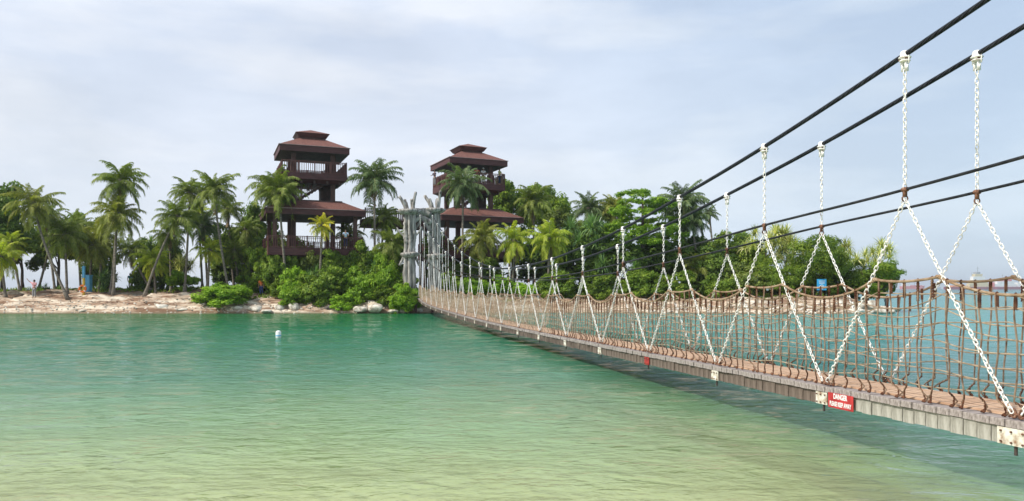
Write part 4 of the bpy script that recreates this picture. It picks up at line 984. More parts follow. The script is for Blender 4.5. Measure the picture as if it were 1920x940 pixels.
for (px, yt, yb, wp, Y, kd, lb) in ((505, 458, 540, 60, 71.5, 'mid', 'tall leafy bush at the left corner of the left tower'), (548, 456, 535, 60, 71, 'mid', 'tall leafy bush right of the curved palm trunk, touching the tower deck'),
        (585, 470, 545, 60, 70.8, 'olive', 'olive bush left of the yellow palm trunk'), (632, 474, 550, 70, 70.6, 'mid', 'tall green bush right of the yellow palm trunk'), (668, 470, 548, 70, 71.2, 'bright', 'tall bright bush at the right end of the tower deck'),
        (705, 458, 548, 76, 70.4, 'mid', 'tall green bush at the foot of the tall dark palm'), (600, 505, 592, 90, 68, 'mid', 'wide green bush reaching the water below the yellow palm'), (560, 500, 570, 70, 69, 'bush', 'wide bright bush between the two palm trunks of the tower'),
        (728, 488, 590, 80, 67.8, 'bright', 'tall bright bush reaching the water left of the gateway'), (680, 505, 585, 90, 68.2, 'bright', 'broad bright bush above the white boulders'), (532, 520, 580, 50, 69, 'mid', 'dark green bush right of the sandy gap'), (764, 528, 590, 60, 65.5, 'bright', 'bright bush covering the foot of the left driftwood pylon')):
    tree(kd, px, yt, yb, wp, Y, lb, **BU)
# between the gateway and the layered tree
tree('dark', 835, 440, 540, 70, 77, 'dark tree behind the right driftwood pylon')
tree('bushdark', 840, 520, 590, 70, 70, 'bush at the bridge foot right of the gateway', **BU)
tree('dark', 900, 470, 560, 110, 79, 'dark tree under the right tower deck')
tree('mid', 955, 345, 440, 80, 92, 'green tree beside the right tower upper deck')
tree('mid', 1035, 355, 450, 90, 92, 'green tree behind the tall green palm')
tree('olive', 1070, 400, 480, 90, 88, 'olive tree between the palms behind the cables')
tree('dark', 1020, 440, 540, 130, 82, 'dark tree behind the large yellow-green palm')
tree('bush', 885, 520, 585, 90, 70.5, 'bright bush behind the far chains of the bridge, nearest the gateway', **BU)
tree('bush', 960, 525, 585, 90, 70.5, 'bright bush behind the net under the yellow-green palm', **BU)
tree('bushdark', 1035, 515, 585, 90, 70.5, 'green bush behind the net under the large yellow-green palm', **BU)
tree('bushdark', 1110, 520, 588, 90, 70, 'green bush behind the net below the strap-leaved clump', **BU)
tree('bushdark', 1190, 515, 588, 100, 70, 'green bush behind the net below the layered tree', **BU)
tree('bushdark', 1275, 520, 588, 100, 69.5, 'green bush behind the net below the tallest right-hand palm', **BU)
tree('dark', 1100, 440, 550, 130, 76, 'dark tree mass left of the layered tree')
tree('dark', 1195, 455, 560, 140, 75, 'dark tree mass in the shade of the layered tree')
tree('dark', 1280, 450, 560, 120, 76, 'dark tree mass at the foot of the tallest right-hand palm')
tree('dark', 1345, 470, 570, 110, 74, 'dark tree behind the third pair of hangers')
tree('mid', 1390, 440, 540, 100, 77, 'green tree left of the pale pandanus')
tree('mid', 1340, 440, 520, 70, 82, 'smaller green tree behind the bent palm')
tree('olive', 1140, 380, 450, 70, 88, 'olive tree top between the two distant palms')
# layered tree (flat tiers)
def tiered(px, yt, yb, wpx, Y, label, mat):
    C = at(px, (yt + yb) / 2, Y); r = random.Random(4); B = Vector((C.x, Y, 0)); B.z = ground(B.x, Y) - .1
    t = thing('layered_tree', B, label, 'tree'); rx = wpx * Y / F / 2; zt_, zb_ = izy(yt, Y), izy(yb, Y)
    bl = [(r.uniform(-.4, .4), 0, zt_ - B.z - .4, rx * .3, rx * .3, .22)]
    for i in range(6):
        f_ = (i + 1) / 6; zz = (zt_ + (zb_ - zt_) * f_) - B.z; ra = rx * (.45 + .4 * math.sin(f_ * 2.2))
        for j in range(3):
            a_ = j * 2.1 + i; bl.append((math.cos(a_) * ra * .65, math.sin(a_) * ra * .5, zz + r.uniform(-.45, .45), ra * r.uniform(.4, .75), ra * .55, r.uniform(.25, .5)))
    me = leaf_mesh(bl, 300, 80, .26, 77, M[mat], rc=.5, flat=.45, up=1.1)
    q = MB(); limbs(q, B, Vector((C.x, Y, zt_ - .5)), rx * .6, (zt_ - zb_) / 4, .2, r, 0); q.build('trunk', M['bark'], t, True)
    link('crown', me, t, loc=(0, 0, 0))
tiered(1205, 354, 462, 170, 74, 'bright green layered tree with flat tiers of leaves behind the bridge cables', 'leaf_bright')
tiered(1120, 425, 480, 90, 77, 'smaller layered tree left of the bright layered tree', 'leaf_mid')
# right spit
tree('feather', 1530, 448, 565, 150, 70, 'fine-leaved green bush tree behind the blue sign on the spit')
tree('feather', 1625, 490, 562, 120, 69.5, 'fine-leaved green bush tree under the yellow-leaved pandanus')
tree('feather', 1470, 485, 565, 110, 70, 'fine-leaved bush left of the blue sign')
tree('dark', 1662, 492, 556, 46, 70, 'small dark bush at the tip of the spit', **BU)
tree('olive', 1395, 500, 572, 110, 69.5, 'olive bush at the left end of the rocky spit', **BU)
tree('bushdark', 1345, 520, 585, 80, 69, 'green waterside bush left of the rocky spit', **BU)
tree('dark', 1575, 510, 565, 90, 71, 'dark bush behind the blue sign, right side', **BU)

# strap-leaved plants
def rosette_mesh(seed, mat, L_=1.25, n_=46, droop=1.0, wd=.05):
    r = random.Random(seed); q = MB(); tint = []
    for i in range(n_):
        a_ = i * 2.4 + r.uniform(-.2, .2); el = R(85 - 105 * (i / n_) ** 1.1 + r.uniform(-8, 8)); ll = L_ * r.uniform(.75, 1.1); p_ = Vector((0, 0, 0)); vs = []; D_ = Vector((math.cos(a_), math.sin(a_), 0)); S_ = Vector((-D_.y, D_.x, 0))
        K = 5; tt = r.random()
        for k in range(K + 1):
            s = k / K; w_ = wd * (1 - s ** 2) + .004; vs += [p_ - S_ * w_, p_ + S_ * w_]; an = el - droop * 1.5 * s ** 1.3 * max(.35, math.cos(el)); p_ = p_ + (D_ * math.cos(an) + UP * math.sin(an)) * ll / K
        q.add(vs, [(2 * k, 2 * k + 1, 2 * k + 3, 2 * k + 2) for k in range(K)]); tint += [tt] * K
    me = q.mesh('rosette', mat); a_ = me.attributes.new('tint', 'FLOAT', 'FACE'); a_.data.foreach_set('value', tint); return me
RO = {'strap_green': [rosette_mesh(i, M['strap_green']) for i in range(3)], 'strap_yellow': [rosette_mesh(9 + i, M['strap_yellow']) for i in range(3)]}
def pandanus(kind, px, yt, yb, wpx, Y, n_, label, sc_=1.0, name='pandanus', cat='screw pine'):
    C = at(px, (yt + yb) / 2, Y); rx = wpx * Y / F / 2; rz = (yb - yt) * Y / F / 2; r = random.Random(hash_(label)); B = Vector((C.x, Y, 0)); B.z = ground(B.x, Y) - .1
    t = thing(name, B, label, cat); q = MB(); limbs(q, B, C, rx, rz, .11, r, 5); q.build('trunk', M['bark'], t, True)
    for i in range(n_):
        a_ = r.uniform(0, 6.28); h = r.uniform(-.8, .9); ra = math.sqrt(max(0, 1 - h * h)) * r.uniform(.55, .9)
        o = bpy.data.objects.new('leaf_rosette', r.choice(RO[kind])); COL.objects.link(o); o.parent = t
        o.location = C - B + Vector((math.cos(a_) * rx * ra, math.sin(a_) * rx * ra, h * rz * .85)); s_ = sc_ * r.uniform(.75, 1.15); o.scale = (s_, s_, s_)
        o.rotation_euler = (r.uniform(-.35, .35), r.uniform(-.35, .35), r.uniform(0, 6.28))
pandanus('strap_yellow', 1435, 425, 500, 120, 74, 26, 'large pale-leaved screw pine on the spit, left of the sign', 1.0)
pandanus('strap_green', 1475, 440, 500, 60, 76, 10, 'dark screw pine sticking out right of the large pale one', .9)
pandanus('strap_yellow', 1620, 452, 510, 112, 71, 24, 'yellow-leaved screw pine near the tip of the spit', .9)
pandanus('strap_yellow', 1500, 475, 510, 60, 72, 8, 'small yellow-leaved screw pine between the two large ones', .8)
pandanus('strap_yellow', 345, 470, 525, 36, 74, 9, 'pale variegated screw pine above the bright rounded bush', .75)
pandanus('strap_green', 290, 445, 500, 76, 75.5, 16, 'dark strap-leaved screw pine within the round dark tree', .8)
pandanus('strap_green', 1100, 410, 490, 110, 75, 22, 'strap-leaved screw pine clump left of the layered tree', 1.1)
pandanus('strap_green', 690, 488, 540, 90, 70.5, 16, 'tall strap-leaved plants below the right corner of the left tower', 1.0, 'strap_leaved_plant', 'plant')
pandanus('strap_green', 600, 500, 560, 90, 70, 16, 'tall strap-leaved plants under the yellow palm', 1.0, 'strap_leaved_plant', 'plant')
pandanus('strap_green', 545, 475, 530, 60, 71.5, 12, 'strap-leaved plants beside the curved palm trunk', .9, 'strap_leaved_plant', 'plant')
pandanus('strap_yellow', 617, 528, 545, 26, 68.3, 3, 'pale spiky plant low in the thicket below the left tower', .6, 'strap_leaved_plant', 'plant')
pandanus('strap_green', 1160, 480, 550, 110, 72.5, 16, 'dark hanging strap leaves behind the net under the layered tree', 1.0, 'strap_leaved_plant', 'plant')
pandanus('strap_green', 205, 500, 555, 40, 74, 6, 'dark spiky plant beside the two people walking', .8, 'strap_leaved_plant', 'plant')
pandanus('strap_green', 95, 530, 552, 60, 76, 6, 'low spiky plant under the left-hand olive palm', .5, 'strap_leaved_plant', 'plant')

# grass and ground cover along the crest of the island
def ground_cover():
    g_ = random.Random(21); q = MB(); tint = []
    for i in range(5200):
        X = g_.uniform(-52, 32); Y = g_.uniform(yfront(X) + 3.5, yfront(X) + 14)
        if X < -24 and Y < 71.5 + 1.5 * vnoise(X * .5, 3): continue
        z = ground(X, Y)
        h = g_.uniform(.12, .4); a_ = g_.uniform(0, 3.14); w_ = Vector((math.cos(a_), math.sin(a_), 0)) * .09; c_ = Vector((X, Y, z - .02)); tip = c_ + Vector((g_.uniform(-.15, .15), g_.uniform(-.15, .15), h))
        for k in range(3):
            o_ = Vector((g_.uniform(-.2, .2), g_.uniform(-.2, .2), 0)); q.add([c_ + o_ - w_, c_ + o_ + w_, tip + o_ * 1.6], [(0, 1, 2)]); tint.append(g_.random())
    me = q.mesh('ground_cover', M['leaf_mid']); a_ = me.attributes.new('tint', 'FLOAT', 'FACE'); a_.data.foreach_set('value', tint)
    link('ground_cover', me, kind='stuff', label='short grass and creepers covering the soil under the trees', cat='ground cover')
ground_cover()

def litter():
    g_ = random.Random(77); q = MB()
    for i in range(1500):
        X = g_.uniform(-50, -8) if g_.random() < .8 else g_.uniform(15, 31); Y = yfront(X) + g_.uniform(.6, 8); z = ground(X, Y) + .015
        if g_.random() < .3:     # fallen twigs and frond stalks
            a_ = g_.uniform(0, 3.14); l_ = g_.uniform(.2, .9); d_ = Vector((math.cos(a_), math.sin(a_), 0)) * l_ / 2; c_ = Vector((X, Y, z + .01)); q.tube([c_ - d_, c_ + Vector((0, 0, .04)), c_ + d_], .018, 4, mi=g_.randrange(2))
        else:
            a_ = g_.uniform(0, 6.28); l_ = g_.uniform(.06, .18); u = Vector((math.cos(a_), math.sin(a_), g_.uniform(-.2, .5))) * l_; w_ = Vector((-math.sin(a_), math.cos(a_), 0)) * l_ * .5; c_ = Vector((X, Y, z + .02)); q.add([c_ - u, c_ + w_, c_ + u, c_ - w_], [(0, 1, 2, 3)], mi=g_.randrange(3))
    q.build('leaf_litter', [M['bark'], M['ptrunk'], M['rust']], kind='stuff', label='dry leaves and twigs scattered over the sand', cat='leaf litter')
litter()
PB = MB(); g_ = random.Random(91)
for i in range(1300):
    X = g_.uniform(-50, -9) if g_.random() < .6 else g_.uniform(12, 33); Y = yfront(X) + abs(g_.gauss(0, .9)) + .05; z = ground(X, Y); s_ = g_.uniform(.03, .13) * (1.5 if X > 10 else 1)
    PB.lathe((X, Y, z - s_ * .2), [(s_ * .5, -s_ * .3), (s_ * g_.uniform(.85, 1.1), 0), (s_ * .8, s_ * .35), (s_ * .3, s_ * .55)], 6)
PB.build('shore_pebbles', M['boulder'], smooth=True, kind='stuff', label='small pale stones strewn along the waterline', cat='pebbles')
# ------------------------------------------------------------------ rocks
def rock_mesh(seed, mat):
    bm = bmesh.new(); bmesh.ops.create_icosphere(bm, subdivisions=3, radius=1); g_ = random.Random(seed); ax = [Vector((g_.gauss(0, 1), g_.gauss(0, 1), g_.gauss(0, 1))).normalized() for _ in range(9)]; th_ = [g_.uniform(.55, .9) for _ in ax]
    for v in bm.verts:
        p_ = v.co.copy()
        for a_, t_ in zip(ax, th_):
            d = p_.dot(a_)
            if d > t_: p_ -= a_ * (d - t_) * .8
        p_ *= 1 + .07 * (vnoise(p_.x * 3 + seed, p_.y * 3 + p_.z * 2) - .5); v.co = p_
    me = bpy.data.meshes.new('boulder'); bm.to_mesh(me); bm.free(); me.materials.append(mat); me.polygons.foreach_set('use_smooth', [True] * len(me.polygons)); return me
RP = [rock_mesh(i, M['boulder']) for i in range(4)]; RD = [rock_mesh(20 + i, M['darkrock']) for i in range(3)]
def rock(px, py, wpx, hpx, Y, label, dark=False, group='boulders along the shore'):
    r = random.Random(hash_(label)); c_ = at(px, py, Y); o = link('boulder', r.choice(RD if dark else RP), None, loc=(c_.x, c_.y, max(c_.z, -.1)), label=label, cat='boulder', group=group)
    k = Y / F; o.scale = (wpx * k / 1.6, wpx * k / 1.6 * .8, hpx * k / 1.5); o.rotation_euler = (0, 0, r.uniform(-.5, .5))
rock(705, 579, 26, 15, 65.4, 'largest white boulder at the waterline below the left tower')
rock(676, 580, 22, 11, 65.4, 'white boulder just left of the largest white one')
rock(551, 577, 20, 14, 66, 'rounded pale boulder right of the sandy gap')
rock(523, 578, 20, 10, 66, 'low pale boulder in the middle of the sandy gap')
rock(479, 580, 30, 11, 65.8, 'long pale boulder right of the big waterline bush')
rock(445, 579, 22, 10, 65.8, 'grey boulder half under the big waterline bush')
rock(300, 578, 30, 18, 65.8, 'tall rugged pale boulder at the foot of the leaning palm')
rock(276, 582, 26, 11, 65.6, 'low pale rock left of the tall rugged boulder')
rock(640, 578, 16, 13, 66, 'dark stone on the waterline below the left tower, right one', True)
rock(618, 579, 18, 13, 66, 'dark stone on the waterline below the left tower, left one', True)
rock(22, 551, 16, 14, 74, 'dark boulder under the palms at the left edge', True)
rock(105, 565, 13, 9, 69, 'small dark stump-like stone on the left sand', True)
rock(783, 582, 22, 8, 66, 'pale flat rock beneath the start of the bridge')
rock(755, 583, 14, 10, 65.6, 'tan rock at the foot of the driftwood gateway')
rock(738, 584, 16, 6, 65.2, 'flat tan rock right of the largest white boulder')
rock(500, 584, 18, 6, 65.3, 'flat pale rock at the water in the sandy gap')
ph = [(235, 582, 40, 7), (200, 583, 50, 6), (165, 584, 40, 6), (345, 583, 40, 6), (120, 584, 36, 6), (55, 584, 44, 6), (15, 585, 40, 7)]
pl = ['flat eroded ledge of pale rock below the tallest left palm', 'flat ledge left of the palm foot at the water', 'low ledge in front of the orange lifebuoy', 'low ledge left of the big waterline bush', 'low ledge at the foot of the curved palm', 'low ledge under the person in pink', 'low ledge at the left edge of the beach']
for (a_, b_, c_, d_), lb in zip(ph, pl): rock(a_, b_ - 1, c_ * .8, d_ * 1.2, 65.9, lb)
sr = random.Random(31); spit = []
nm = ['pale', 'tan', 'sandy', 'cream', 'light grey']; wh = ['below the olive bush', 'left of the blue sign', 'under the blue sign', 'right of the blue sign', 'under the yellow-leaved screw pine', 'near the tip of the spit', 'at the very tip of the spit']
for i in range(28):
    px = 1385 + i * 11 + sr.uniform(-4, 4); j = min(6, i // 4); top = i % 2
    lb = f"{nm[i % 5]} {'upper' if top else 'waterline'} boulder of the spit {wh[j]}"
    rock(px, (573 if px < 1640 else 580) + sr.uniform(-3, 3) if top else 585 + sr.uniform(-2, 2), sr.uniform(18, 34), sr.uniform(9, 17) * (1 if px < 1650 else .6), 65.5 + (1.2 if top else 0), lb, group='boulders on the rocky spit')

# ------------------------------------------------------------------ small objects
b_ = at(522, 633, 0.1); Yb = F * CAMZ / (633 - 541); bx_ = ipx(522, Yb)
bu = thing('marker_buoy', (bx_, Yb, 0), 'small white marker buoy floating alone in the green water', 'buoy')
q = MB(); q.lathe((bx_, Yb, 0), [(.06, -.3), (.115, -.2), (.12, .22), (.105, .27), (.05, .31), (.02, .315)], 16); q.build('float', M['buoy'], bu, True)
q = MB(); q.lathe((bx_, Yb, 0), [(.124, .06), (.127, .07), (.127, .1), (.124, .11)], 16); q.build('band', M['pale_blue'], bu, True)
# lifebuoy post
Yl = 69.5; X = ipx(157, Yl); z0 = ground(X, Yl); lp = thing('lifebuoy_post', (X, Yl, z0), 'yellow and pale blue post carrying an orange lifebuoy on the left beach', 'lifebuoy post')
q = MB(); q.box((X, Yl, z0 + .75), (.18, .16, 1.7)); q.build('post', M['yellow'], lp)
q = MB(); q.box((X, Yl, z0 + 2.15), (.2, .18, 1.1)); q.build('post_top', M['pale_blue'], lp)
q = MB(); q.tube([(X - .02 + .3 * math.cos(a_), Yl - .16, z0 + .6 + .3 * math.sin(a_)) for a_ in np.arange(0, 6.28, .4)], .085, 8, closed=True); lb_ = q.build('lifebuoy', M['orange'], lp, True)
q = MB()
for a_ in (0.8, 2.37, 3.94, 5.5): c_ = (X - .02 + .3 * math.cos(a_), Yl - .16, z0 + .6 + .3 * math.sin(a_)); q.lathe(c_, [(.04, -.07), (.096, -.05), (.096, .05), (.04, .07)], 8)
q.build('reflective_band', M['white_paint'], lp)
X = ipx(165, 71); z0 = ground(X, 71); kb = thing('blue_cabinet', (X, 71, z0), 'pale blue upright cabinet behind the lifebuoy post', 'cabinet')
q = MB(); q.box((X, 71, z0 + .85), (.55, .5, 1.6)); q.build('cabinet_body', M['pale_blue'], kb)
q = MB(); q.box((X, 71, z0 + 1.69), (.65, .6, .08)); q.build('lid', M['pale_blue'], kb)
q = MB(); q.box((X, 70.74, z0 + .85), (.44, .03, 1.35)); q.build('door', M['pale_blue'], kb)
# blue notice on the spit
Ys = 67.2; X = ipx(1540, Ys); z0 = ground(X, Ys); zc = izy(534, Ys); ns_ = thing('notice_sign', (X, Ys, z0), 'blue notice board with white writing and a round emblem on the rocky spit', 'sign')
q = MB(); q.box((X, Ys, (z0 + zc) / 2), (.09, .09, zc - z0 + .3)); q.build('post', M['greywood'], ns_)
q = MB(); q.box((X, Ys - .07, zc), (.84, .05, 1.0)); bd = q.build('board', M['sign_blue'], ns_)
q = MB()
for zz, wd in ((.33, .56), (.22, .46), (.11, .52)):
    k = -wd / 2
    while k < wd / 2: 
        s_ = sr.uniform(.05, .1); q.box((X + k + s_ / 2, Ys - .099, zc + zz), (s_ - .02, .004, .05)); k += s_ + .01
q.tube([(X + .19 * math.cos(a_), Ys - .102, zc - .22 + .19 * math.sin(a_)) for a_ in np.arange(0, 6.28, .35)], .022, 5, closed=True, mi=1); q.box((X, Ys - .1, zc - .22), (.13, .004, .2), mi=0)
q.build('lettering', [M['white_paint'], M['white_paint']], ns_)

# ------------------------------------------------------------------ people
def cloth(name, c): return noisy(name, tuple(x * .8 for x in c), c, 5, .85, .1)
SKIN = noisy('skin', (.27, .15, .1), (.36, .21, .14), 3, .6, 0); HAIR = noisy('hair', (.012, .01, .009), (.03, .022, .018), 9, .6, 0)
def skinned(name, joints, edges, mat, parent, loc, rotz, root=0):
    me = bpy.data.meshes.new(name); me.from_pydata([j[:3] for j in joints], edges, []); me.materials.append(mat)
    o = bpy.data.objects.new(name, me); COL.objects.link(o)
    if parent: o.parent = parent
    sk = o.modifiers.new('Skin', 'SKIN'); sk.use_smooth_shade = True
    ly = me.skin_vertices[0].data if me.skin_vertices else None
    if ly is None:
        return o
    for i, j in enumerate(joints):
        ly[i].radius = (j[3], j[4] if len(j) > 4 else j[3]); ly[i].use_root = (i == root)
    s_ = o.modifiers.new('Subsurf', 'SUBSURF'); s_.levels = 1; s_.render_levels = 1
    return o
def person(px, py_feet, Y, rotz, label, shirt, pants, pose='stand', hh=1.68, z0=None, hat=None, skinshort=False):
    X = ipx(px, Y); z = z0 if z0 is not None else ground(X, Y)
    t = thing('person', (X, Y, z), label, 'person'); t.rotation_euler = (0, 0, rotz); k = hh / 1.7
    t.scale = (k, k, k)
    st = .0; lf = .08
    if pose == 'walk': st = .2
    J = [(0, 0, .95, .13, .10), (0, 0, 1.15, .12, .09), (0, 0, 1.38, .15, .09), (0, 0, 1.48, .055), (0, -.01, 1.58, .075, .085), (0, -.01, 1.68, .065, .075)]
    E = [(0, 1), (1, 2), (2, 3), (3, 4), (4, 5)]
    arms = {'stand': [((.2, 0, 1.42), (.25, .02, 1.14), (.24, -.08, .9)), ((-.2, 0, 1.42), (-.25, .02, 1.14), (-.24, -.08, .9))],
            'walk': [((.2, 0, 1.42), (.25, .12, 1.15), (.25, .12, .92)), ((-.2, 0, 1.42), (-.25, -.12, 1.15), (-.24, -.24, .95))],
            'reach': [((.2, 0, 1.42), (.24, -.1, 1.18), (.14, -.28, 1.22)), ((-.2, 0, 1.42), (-.42, -.02, 1.55), (-.58, -.05, 1.74))],
            'lean': [((.2, -.02, 1.42), (.27, -.12, 1.2), (.2, -.34, 1.14)), ((-.2, -.02, 1.42), (-.27, -.12, 1.2), (-.2, -.34, 1.14))]}[pose]
    hands = []
    for sh, el, wr_ in arms:
        b0 = len(J); J += [(*sh, .055), (*el, .042), (*wr_, .028)]; E += [(2, b0), (b0, b0 + 1), (b0 + 1, b0 + 2)]
        d = (Vector(wr_) - Vector(el)).normalized(); pm = Vector(wr_) + d * .07; J.append((*pm, .036, .02)); E.append((b0 + 2, b0 + 3)); hands.append((b0 + 3, pm, d))
    for bi, pm, d in hands:      # five fingers
        sd = d.cross(Vector((0, 1, 0.2))).normalized()
        for f_, (o_, ln) in enumerate(((-.03, .065), (-.01, .08), (.012, .085), (.032, .07))):
            b0 = len(J); e1 = pm + sd * o_ + d * ln * .5; e2 = pm + sd * o_ * 1.1 + d * ln; J += [(*e1, .0095), (*e2, .008)]; E += [(bi, b0), (b0, b0 + 1)]
        b0 = len(J); e1 = pm - sd * .045 - d * .01; e2 = pm - sd * .06 + d * .03; J += [(*e1, .011), (*e2, .009)]; E += [(bi, b0), (b0, b0 + 1)]
    for s_ in (-1, 1):
        b0 = len(J); y1 = s_ * st; J += [(s_ * .09, 0, .88, .085), (s_ * .1, -.02 + y1 * .4, .5, .058), (s_ * .1, .02 + y1, .1, .038), (s_ * .11, -.02 + y1, .04, .04, .035), (s_ * .12, -.16 + y1, .03, .035, .025)]
        E += [(0, b0), (b0, b0 + 1), (b0 + 1, b0 + 2), (b0 + 2, b0 + 3), (b0 + 3, b0 + 4)]
    nz = len(J); J += [(0, -.1, 1.6, .014)]; E += [(4, nz)]
    skinned('body', J, E, SKIN, t, None, 0)
    JS = [(0, 0, .93, .15, .115), (0, 0, 1.15, .14, .105), (0, 0, 1.38, .165, .105), (0, 0, 1.46, .08)]; ES = [(0, 1), (1, 2), (2, 3)]
    for sh, el, wr_ in arms:
        b0 = len(JS); m_ = Vector(sh).lerp(Vector(el), .75); JS += [(*sh, .07), (*m_, .06)]; ES += [(2, b0), (b0, b0 + 1)]
    skinned('shirt', JS, ES, shirt, t, None, 0)
    JP = [(0, 0, .93, .14, .11)]; EP = []
    for s_ in (-1, 1):
        b0 = len(JP); y1 = s_ * st; JP += [(s_ * .09, 0, .85, .1), (s_ * .1, -.02 + y1 * .4, .5, .08)]; EP += [(0, b0), (b0, b0 + 1)]
        if not skinshort: JP.append((s_ * .1, .02 + y1, .12, .065)); EP.append((b0 + 1, b0 + 2))
    skinned('trousers', JP, EP, pants, t, None, 0)
    q = MB(); q.lathe((0, .012, 1.6), [(.075, -.05), (.098, 0), (.098, .06), (.08, .12), (.03, .15)], 10); o = link('hair', q.mesh('hair', HAIR, True), t, loc=(0, 0.012, 0))
    if hat: q = MB(); q.lathe((0, 0, 1.68), [(.17, -.01), (.17, .0), (.1, .02), (.09, .09), (.04, .11)], 12); link('hat', q.mesh('hat', hat, True), t, loc=(0, 0, 0))
    return t
c_pink = cloth('pink_cloth', (.75, .36, .38)); c_white = cloth('white_cloth', (.72, .72, .7)); c_teal = cloth('teal_cloth', (.03, .25, .27)); c_dark = cloth('navy_cloth', (.02, .025, .06)); c_or = cloth('orange_cloth', (.75, .2, .06)); c_blue = cloth('denim_cloth', (.05, .08, .25)); c_lb = cloth('light_blue_cloth', (.45, .58, .72)); c_red = cloth('red_cloth', (.62, .06, .06)); c_khaki = cloth('khaki_cloth', (.35, .3, .2)); c_grey = cloth('grey_cloth', (.3, .3, .3)); c_green = cloth('olive_cloth', (.3, .34, .1))
person(64, 0, 67.5, R(0), 'person in pink top and grey trousers on the left sand with one arm raised', c_pink, c_grey, 'reach', 1.62)
person(244, 0, 78, R(30), 'person in teal top, left one of the two walking behind the palms', c_teal, c_khaki, 'walk', 1.6)
person(250.5, 0, 78.3, R(10), 'person in dark clothes, right one of the two walking behind the palms', c_dark, c_dark, 'walk', 1.7)
person(490, 0, 71, R(10), 'person in orange shirt and blue trousers standing beside the bushes', c_or, c_blue, 'stand', 1.7)
person(648, 0, 70.3, R(20), 'person in light blue shirt on the lower deck of the left tower', c_lb, c_dark, 'lean', 1.7, 6.0)
person(894, 0, 78.6, R(20), 'person in red top on the upper deck of the right tower', c_red, c_grey, 'lean', 1.7, 13.2)
person(906, 0, 79.0, R(20), 'person in a white hat next to the one in red on the right tower', c_white, c_khaki, 'lean', 1.68, 13.2, hat=c_white)
person(936.5, 0, 79.3, R(60), 'person in yellow-green top at the right corner of the right tower deck', c_green, c_dark, 'lean', 1.7, 13.2)
person(815, 0, 80.2, R(-40), 'person in dark top at the left corner of the right tower deck', c_dark, c_grey, 'lean', 1.65, 13.2)

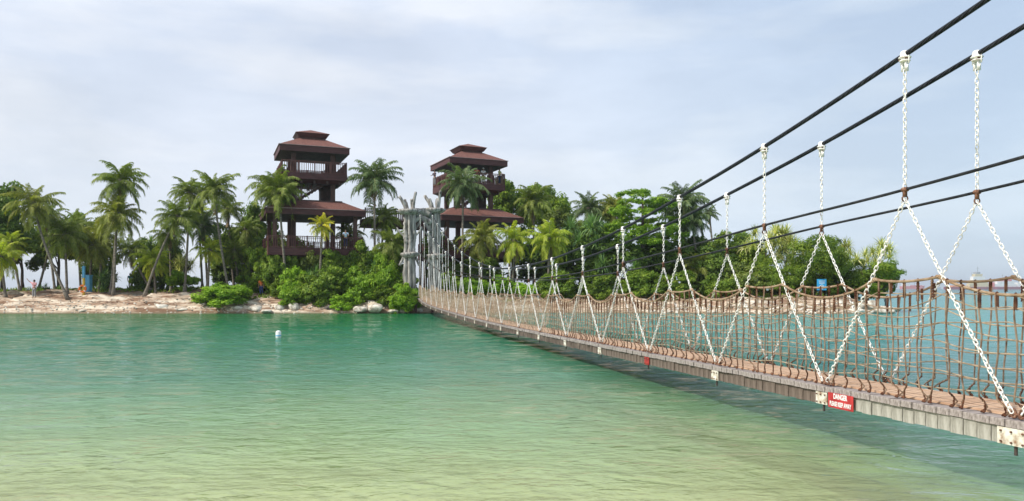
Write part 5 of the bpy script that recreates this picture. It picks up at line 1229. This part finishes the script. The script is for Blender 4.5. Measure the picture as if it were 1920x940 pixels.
# ------------------------------------------------------------------ ships on the horizon
SM = {k: noisy('ship_' + k, tuple(x * .85 for x in c), c, .05, .6, 0) for k, c in dict(maroon=(.22, .05, .07), red=(.6, .12, .1), white=(.75, .74, .72), cream=(.6, .5, .3), grey=(.3, .32, .34), orange=(.6, .25, .1)).items()}
def ship(px0, px1, Y, hull_h, name, label, hullmat, blocks, masts):
    X0, X1 = ipx(px0, Y), ipx(px1, Y); L_ = X1 - X0; c_ = (X0 + X1) / 2; t = thing(name, (c_, Y, 0), label, 'ship', 'ships on the horizon')
    bw = L_ * .08; q = MB(); st = [(-.5, .7, 1.05), (-.46, 1, 1.0), (.36, 1, 1.0), (.44, .6, 1.15), (.5, .03, 1.3)]
    vs = []
    for u, b__, h in st:
        for s_, zz in ((-1, -1.5), (-1, hull_h * h), (1, hull_h * h), (1, -1.5)): vs.append((c_ + u * L_ * (1 if zz > 0 or u < .4 else .93), Y + s_ * bw * b__, zz))
    fs = []
    for i in range(len(st) - 1):
        for j in range(4): k = (j + 1) % 4; fs.append((i * 4 + j, i * 4 + k, i * 4 + 4 + k, i * 4 + 4 + j))
    fs += [(0, 3, 2, 1), tuple(len(vs) - 4 + j for j in range(4))]; q.add(vs, fs); q.build('hull', SM[hullmat], t)
    for (a_, b2, z0_, z1_, mt) in blocks:
        xa, xb = ipx(a_, Y), ipx(b2, Y); q = MB(); q.box(((xa + xb) / 2, Y, (z0_ + z1_) / 2), (xb - xa, bw * 1.5, z1_ - z0_)); o = q.build('superstructure', SM[mt], t)
        if z1_ - z0_ > 3:
            q = MB(); n_ = int((xb - xa) / 1.6)
            for i in range(n_):
                for zz in np.arange(z0_ + 1.6, z1_ - .8, 2.6): q.box((xa + (i + .5) * (xb - xa) / n_, Y - bw * .75 - .03, zz), (.7, .06, .7))
            if n_: q.build('portholes', SM['grey'], t, kind='stuff')
    for (a_, z0_, z1_, w_) in masts:
        xa = ipx(a_, Y); q = MB(); q.tube([(xa, Y, z0_), (xa, Y, z1_)], [w_, w_ * .5], 8); q.box((xa, Y, z0_ + (z1_ - z0_) * .7), (w_ * 8, w_ * .8, w_ * .8)); q.build('mast', SM['grey'], t)
K1 = 1500 / F
ship(1772, 1858, 1500, 5.0, 'supply_ship', 'dark maroon ship with a tall cream wheelhouse and mast, seen over the net', 'maroon',
     [(1815, 1853, 5, 12, 'cream'), (1819, 1849, 12, 19, 'cream'), (1822, 1844, 19, 26, 'white'), (1825, 1839, 26, 31, 'cream'), (1828, 1835, 31, 35, 'grey'), (1784, 1808, 5, 8, 'orange')], [(1833, 34, 46, .6), (1822, 27, 36, .4), (1845, 16, 28, .4), (1795, 9, 16, .4)])
ship(1860, 1962, 1650, 5.5, 'tanker_ship', 'long dark-hulled ship with a white deckhouse at the right edge', 'maroon',
     [(1862, 1902, 5, 12, 'white'), (1866, 1898, 12, 18, 'white'), (1870, 1893, 18, 23, 'red'), (1904, 1920, 5, 15, 'white'), (1858, 1861, 5, 16, 'red')], [(1880, 24, 34, .5), (1912, 18, 30, .5)])
ship(1688, 1734, 2600, 9.5, 'cargo_ship', 'faded red cargo ship far away beyond the tip of the spit', 'red', [(1692, 1704, 9, 20, 'white'), (1708, 1728, 9, 13, 'red')], [(1715, 13, 26, .8), (1724, 13, 24, .8)])
ship(1742, 1764, 3200, 6, 'small_ship', 'small grey ship between the faded red cargo ship and the maroon one', 'grey', [(1748, 1756, 6, 14, 'white')], [(1752, 14, 22, .6)])

# ------------------------------------------------------------------ air
if True:
    q = MB(); q.box((0, 3100, 29), (10400, 6500, 66)); hz = q.build('haze', None, kind='stuff', label='thin pale sea haze over the strait', cat='haze')
    m = bpy.data.materials.new('haze'); m.use_nodes = True; m.node_tree.nodes.clear(); o_ = m.node_tree.nodes.new('ShaderNodeOutputMaterial'); v_ = m.node_tree.nodes.new('ShaderNodeVolumePrincipled')
    v_.inputs['Density'].default_value = .00022; v_.inputs['Color'].default_value = (.82, .88, .95, 1); v_.inputs['Anisotropy'].default_value = .2; m.node_tree.links.new(v_.outputs[0], o_.inputs['Volume'])
    hz.data.materials.clear(); hz.data.materials.append(m)
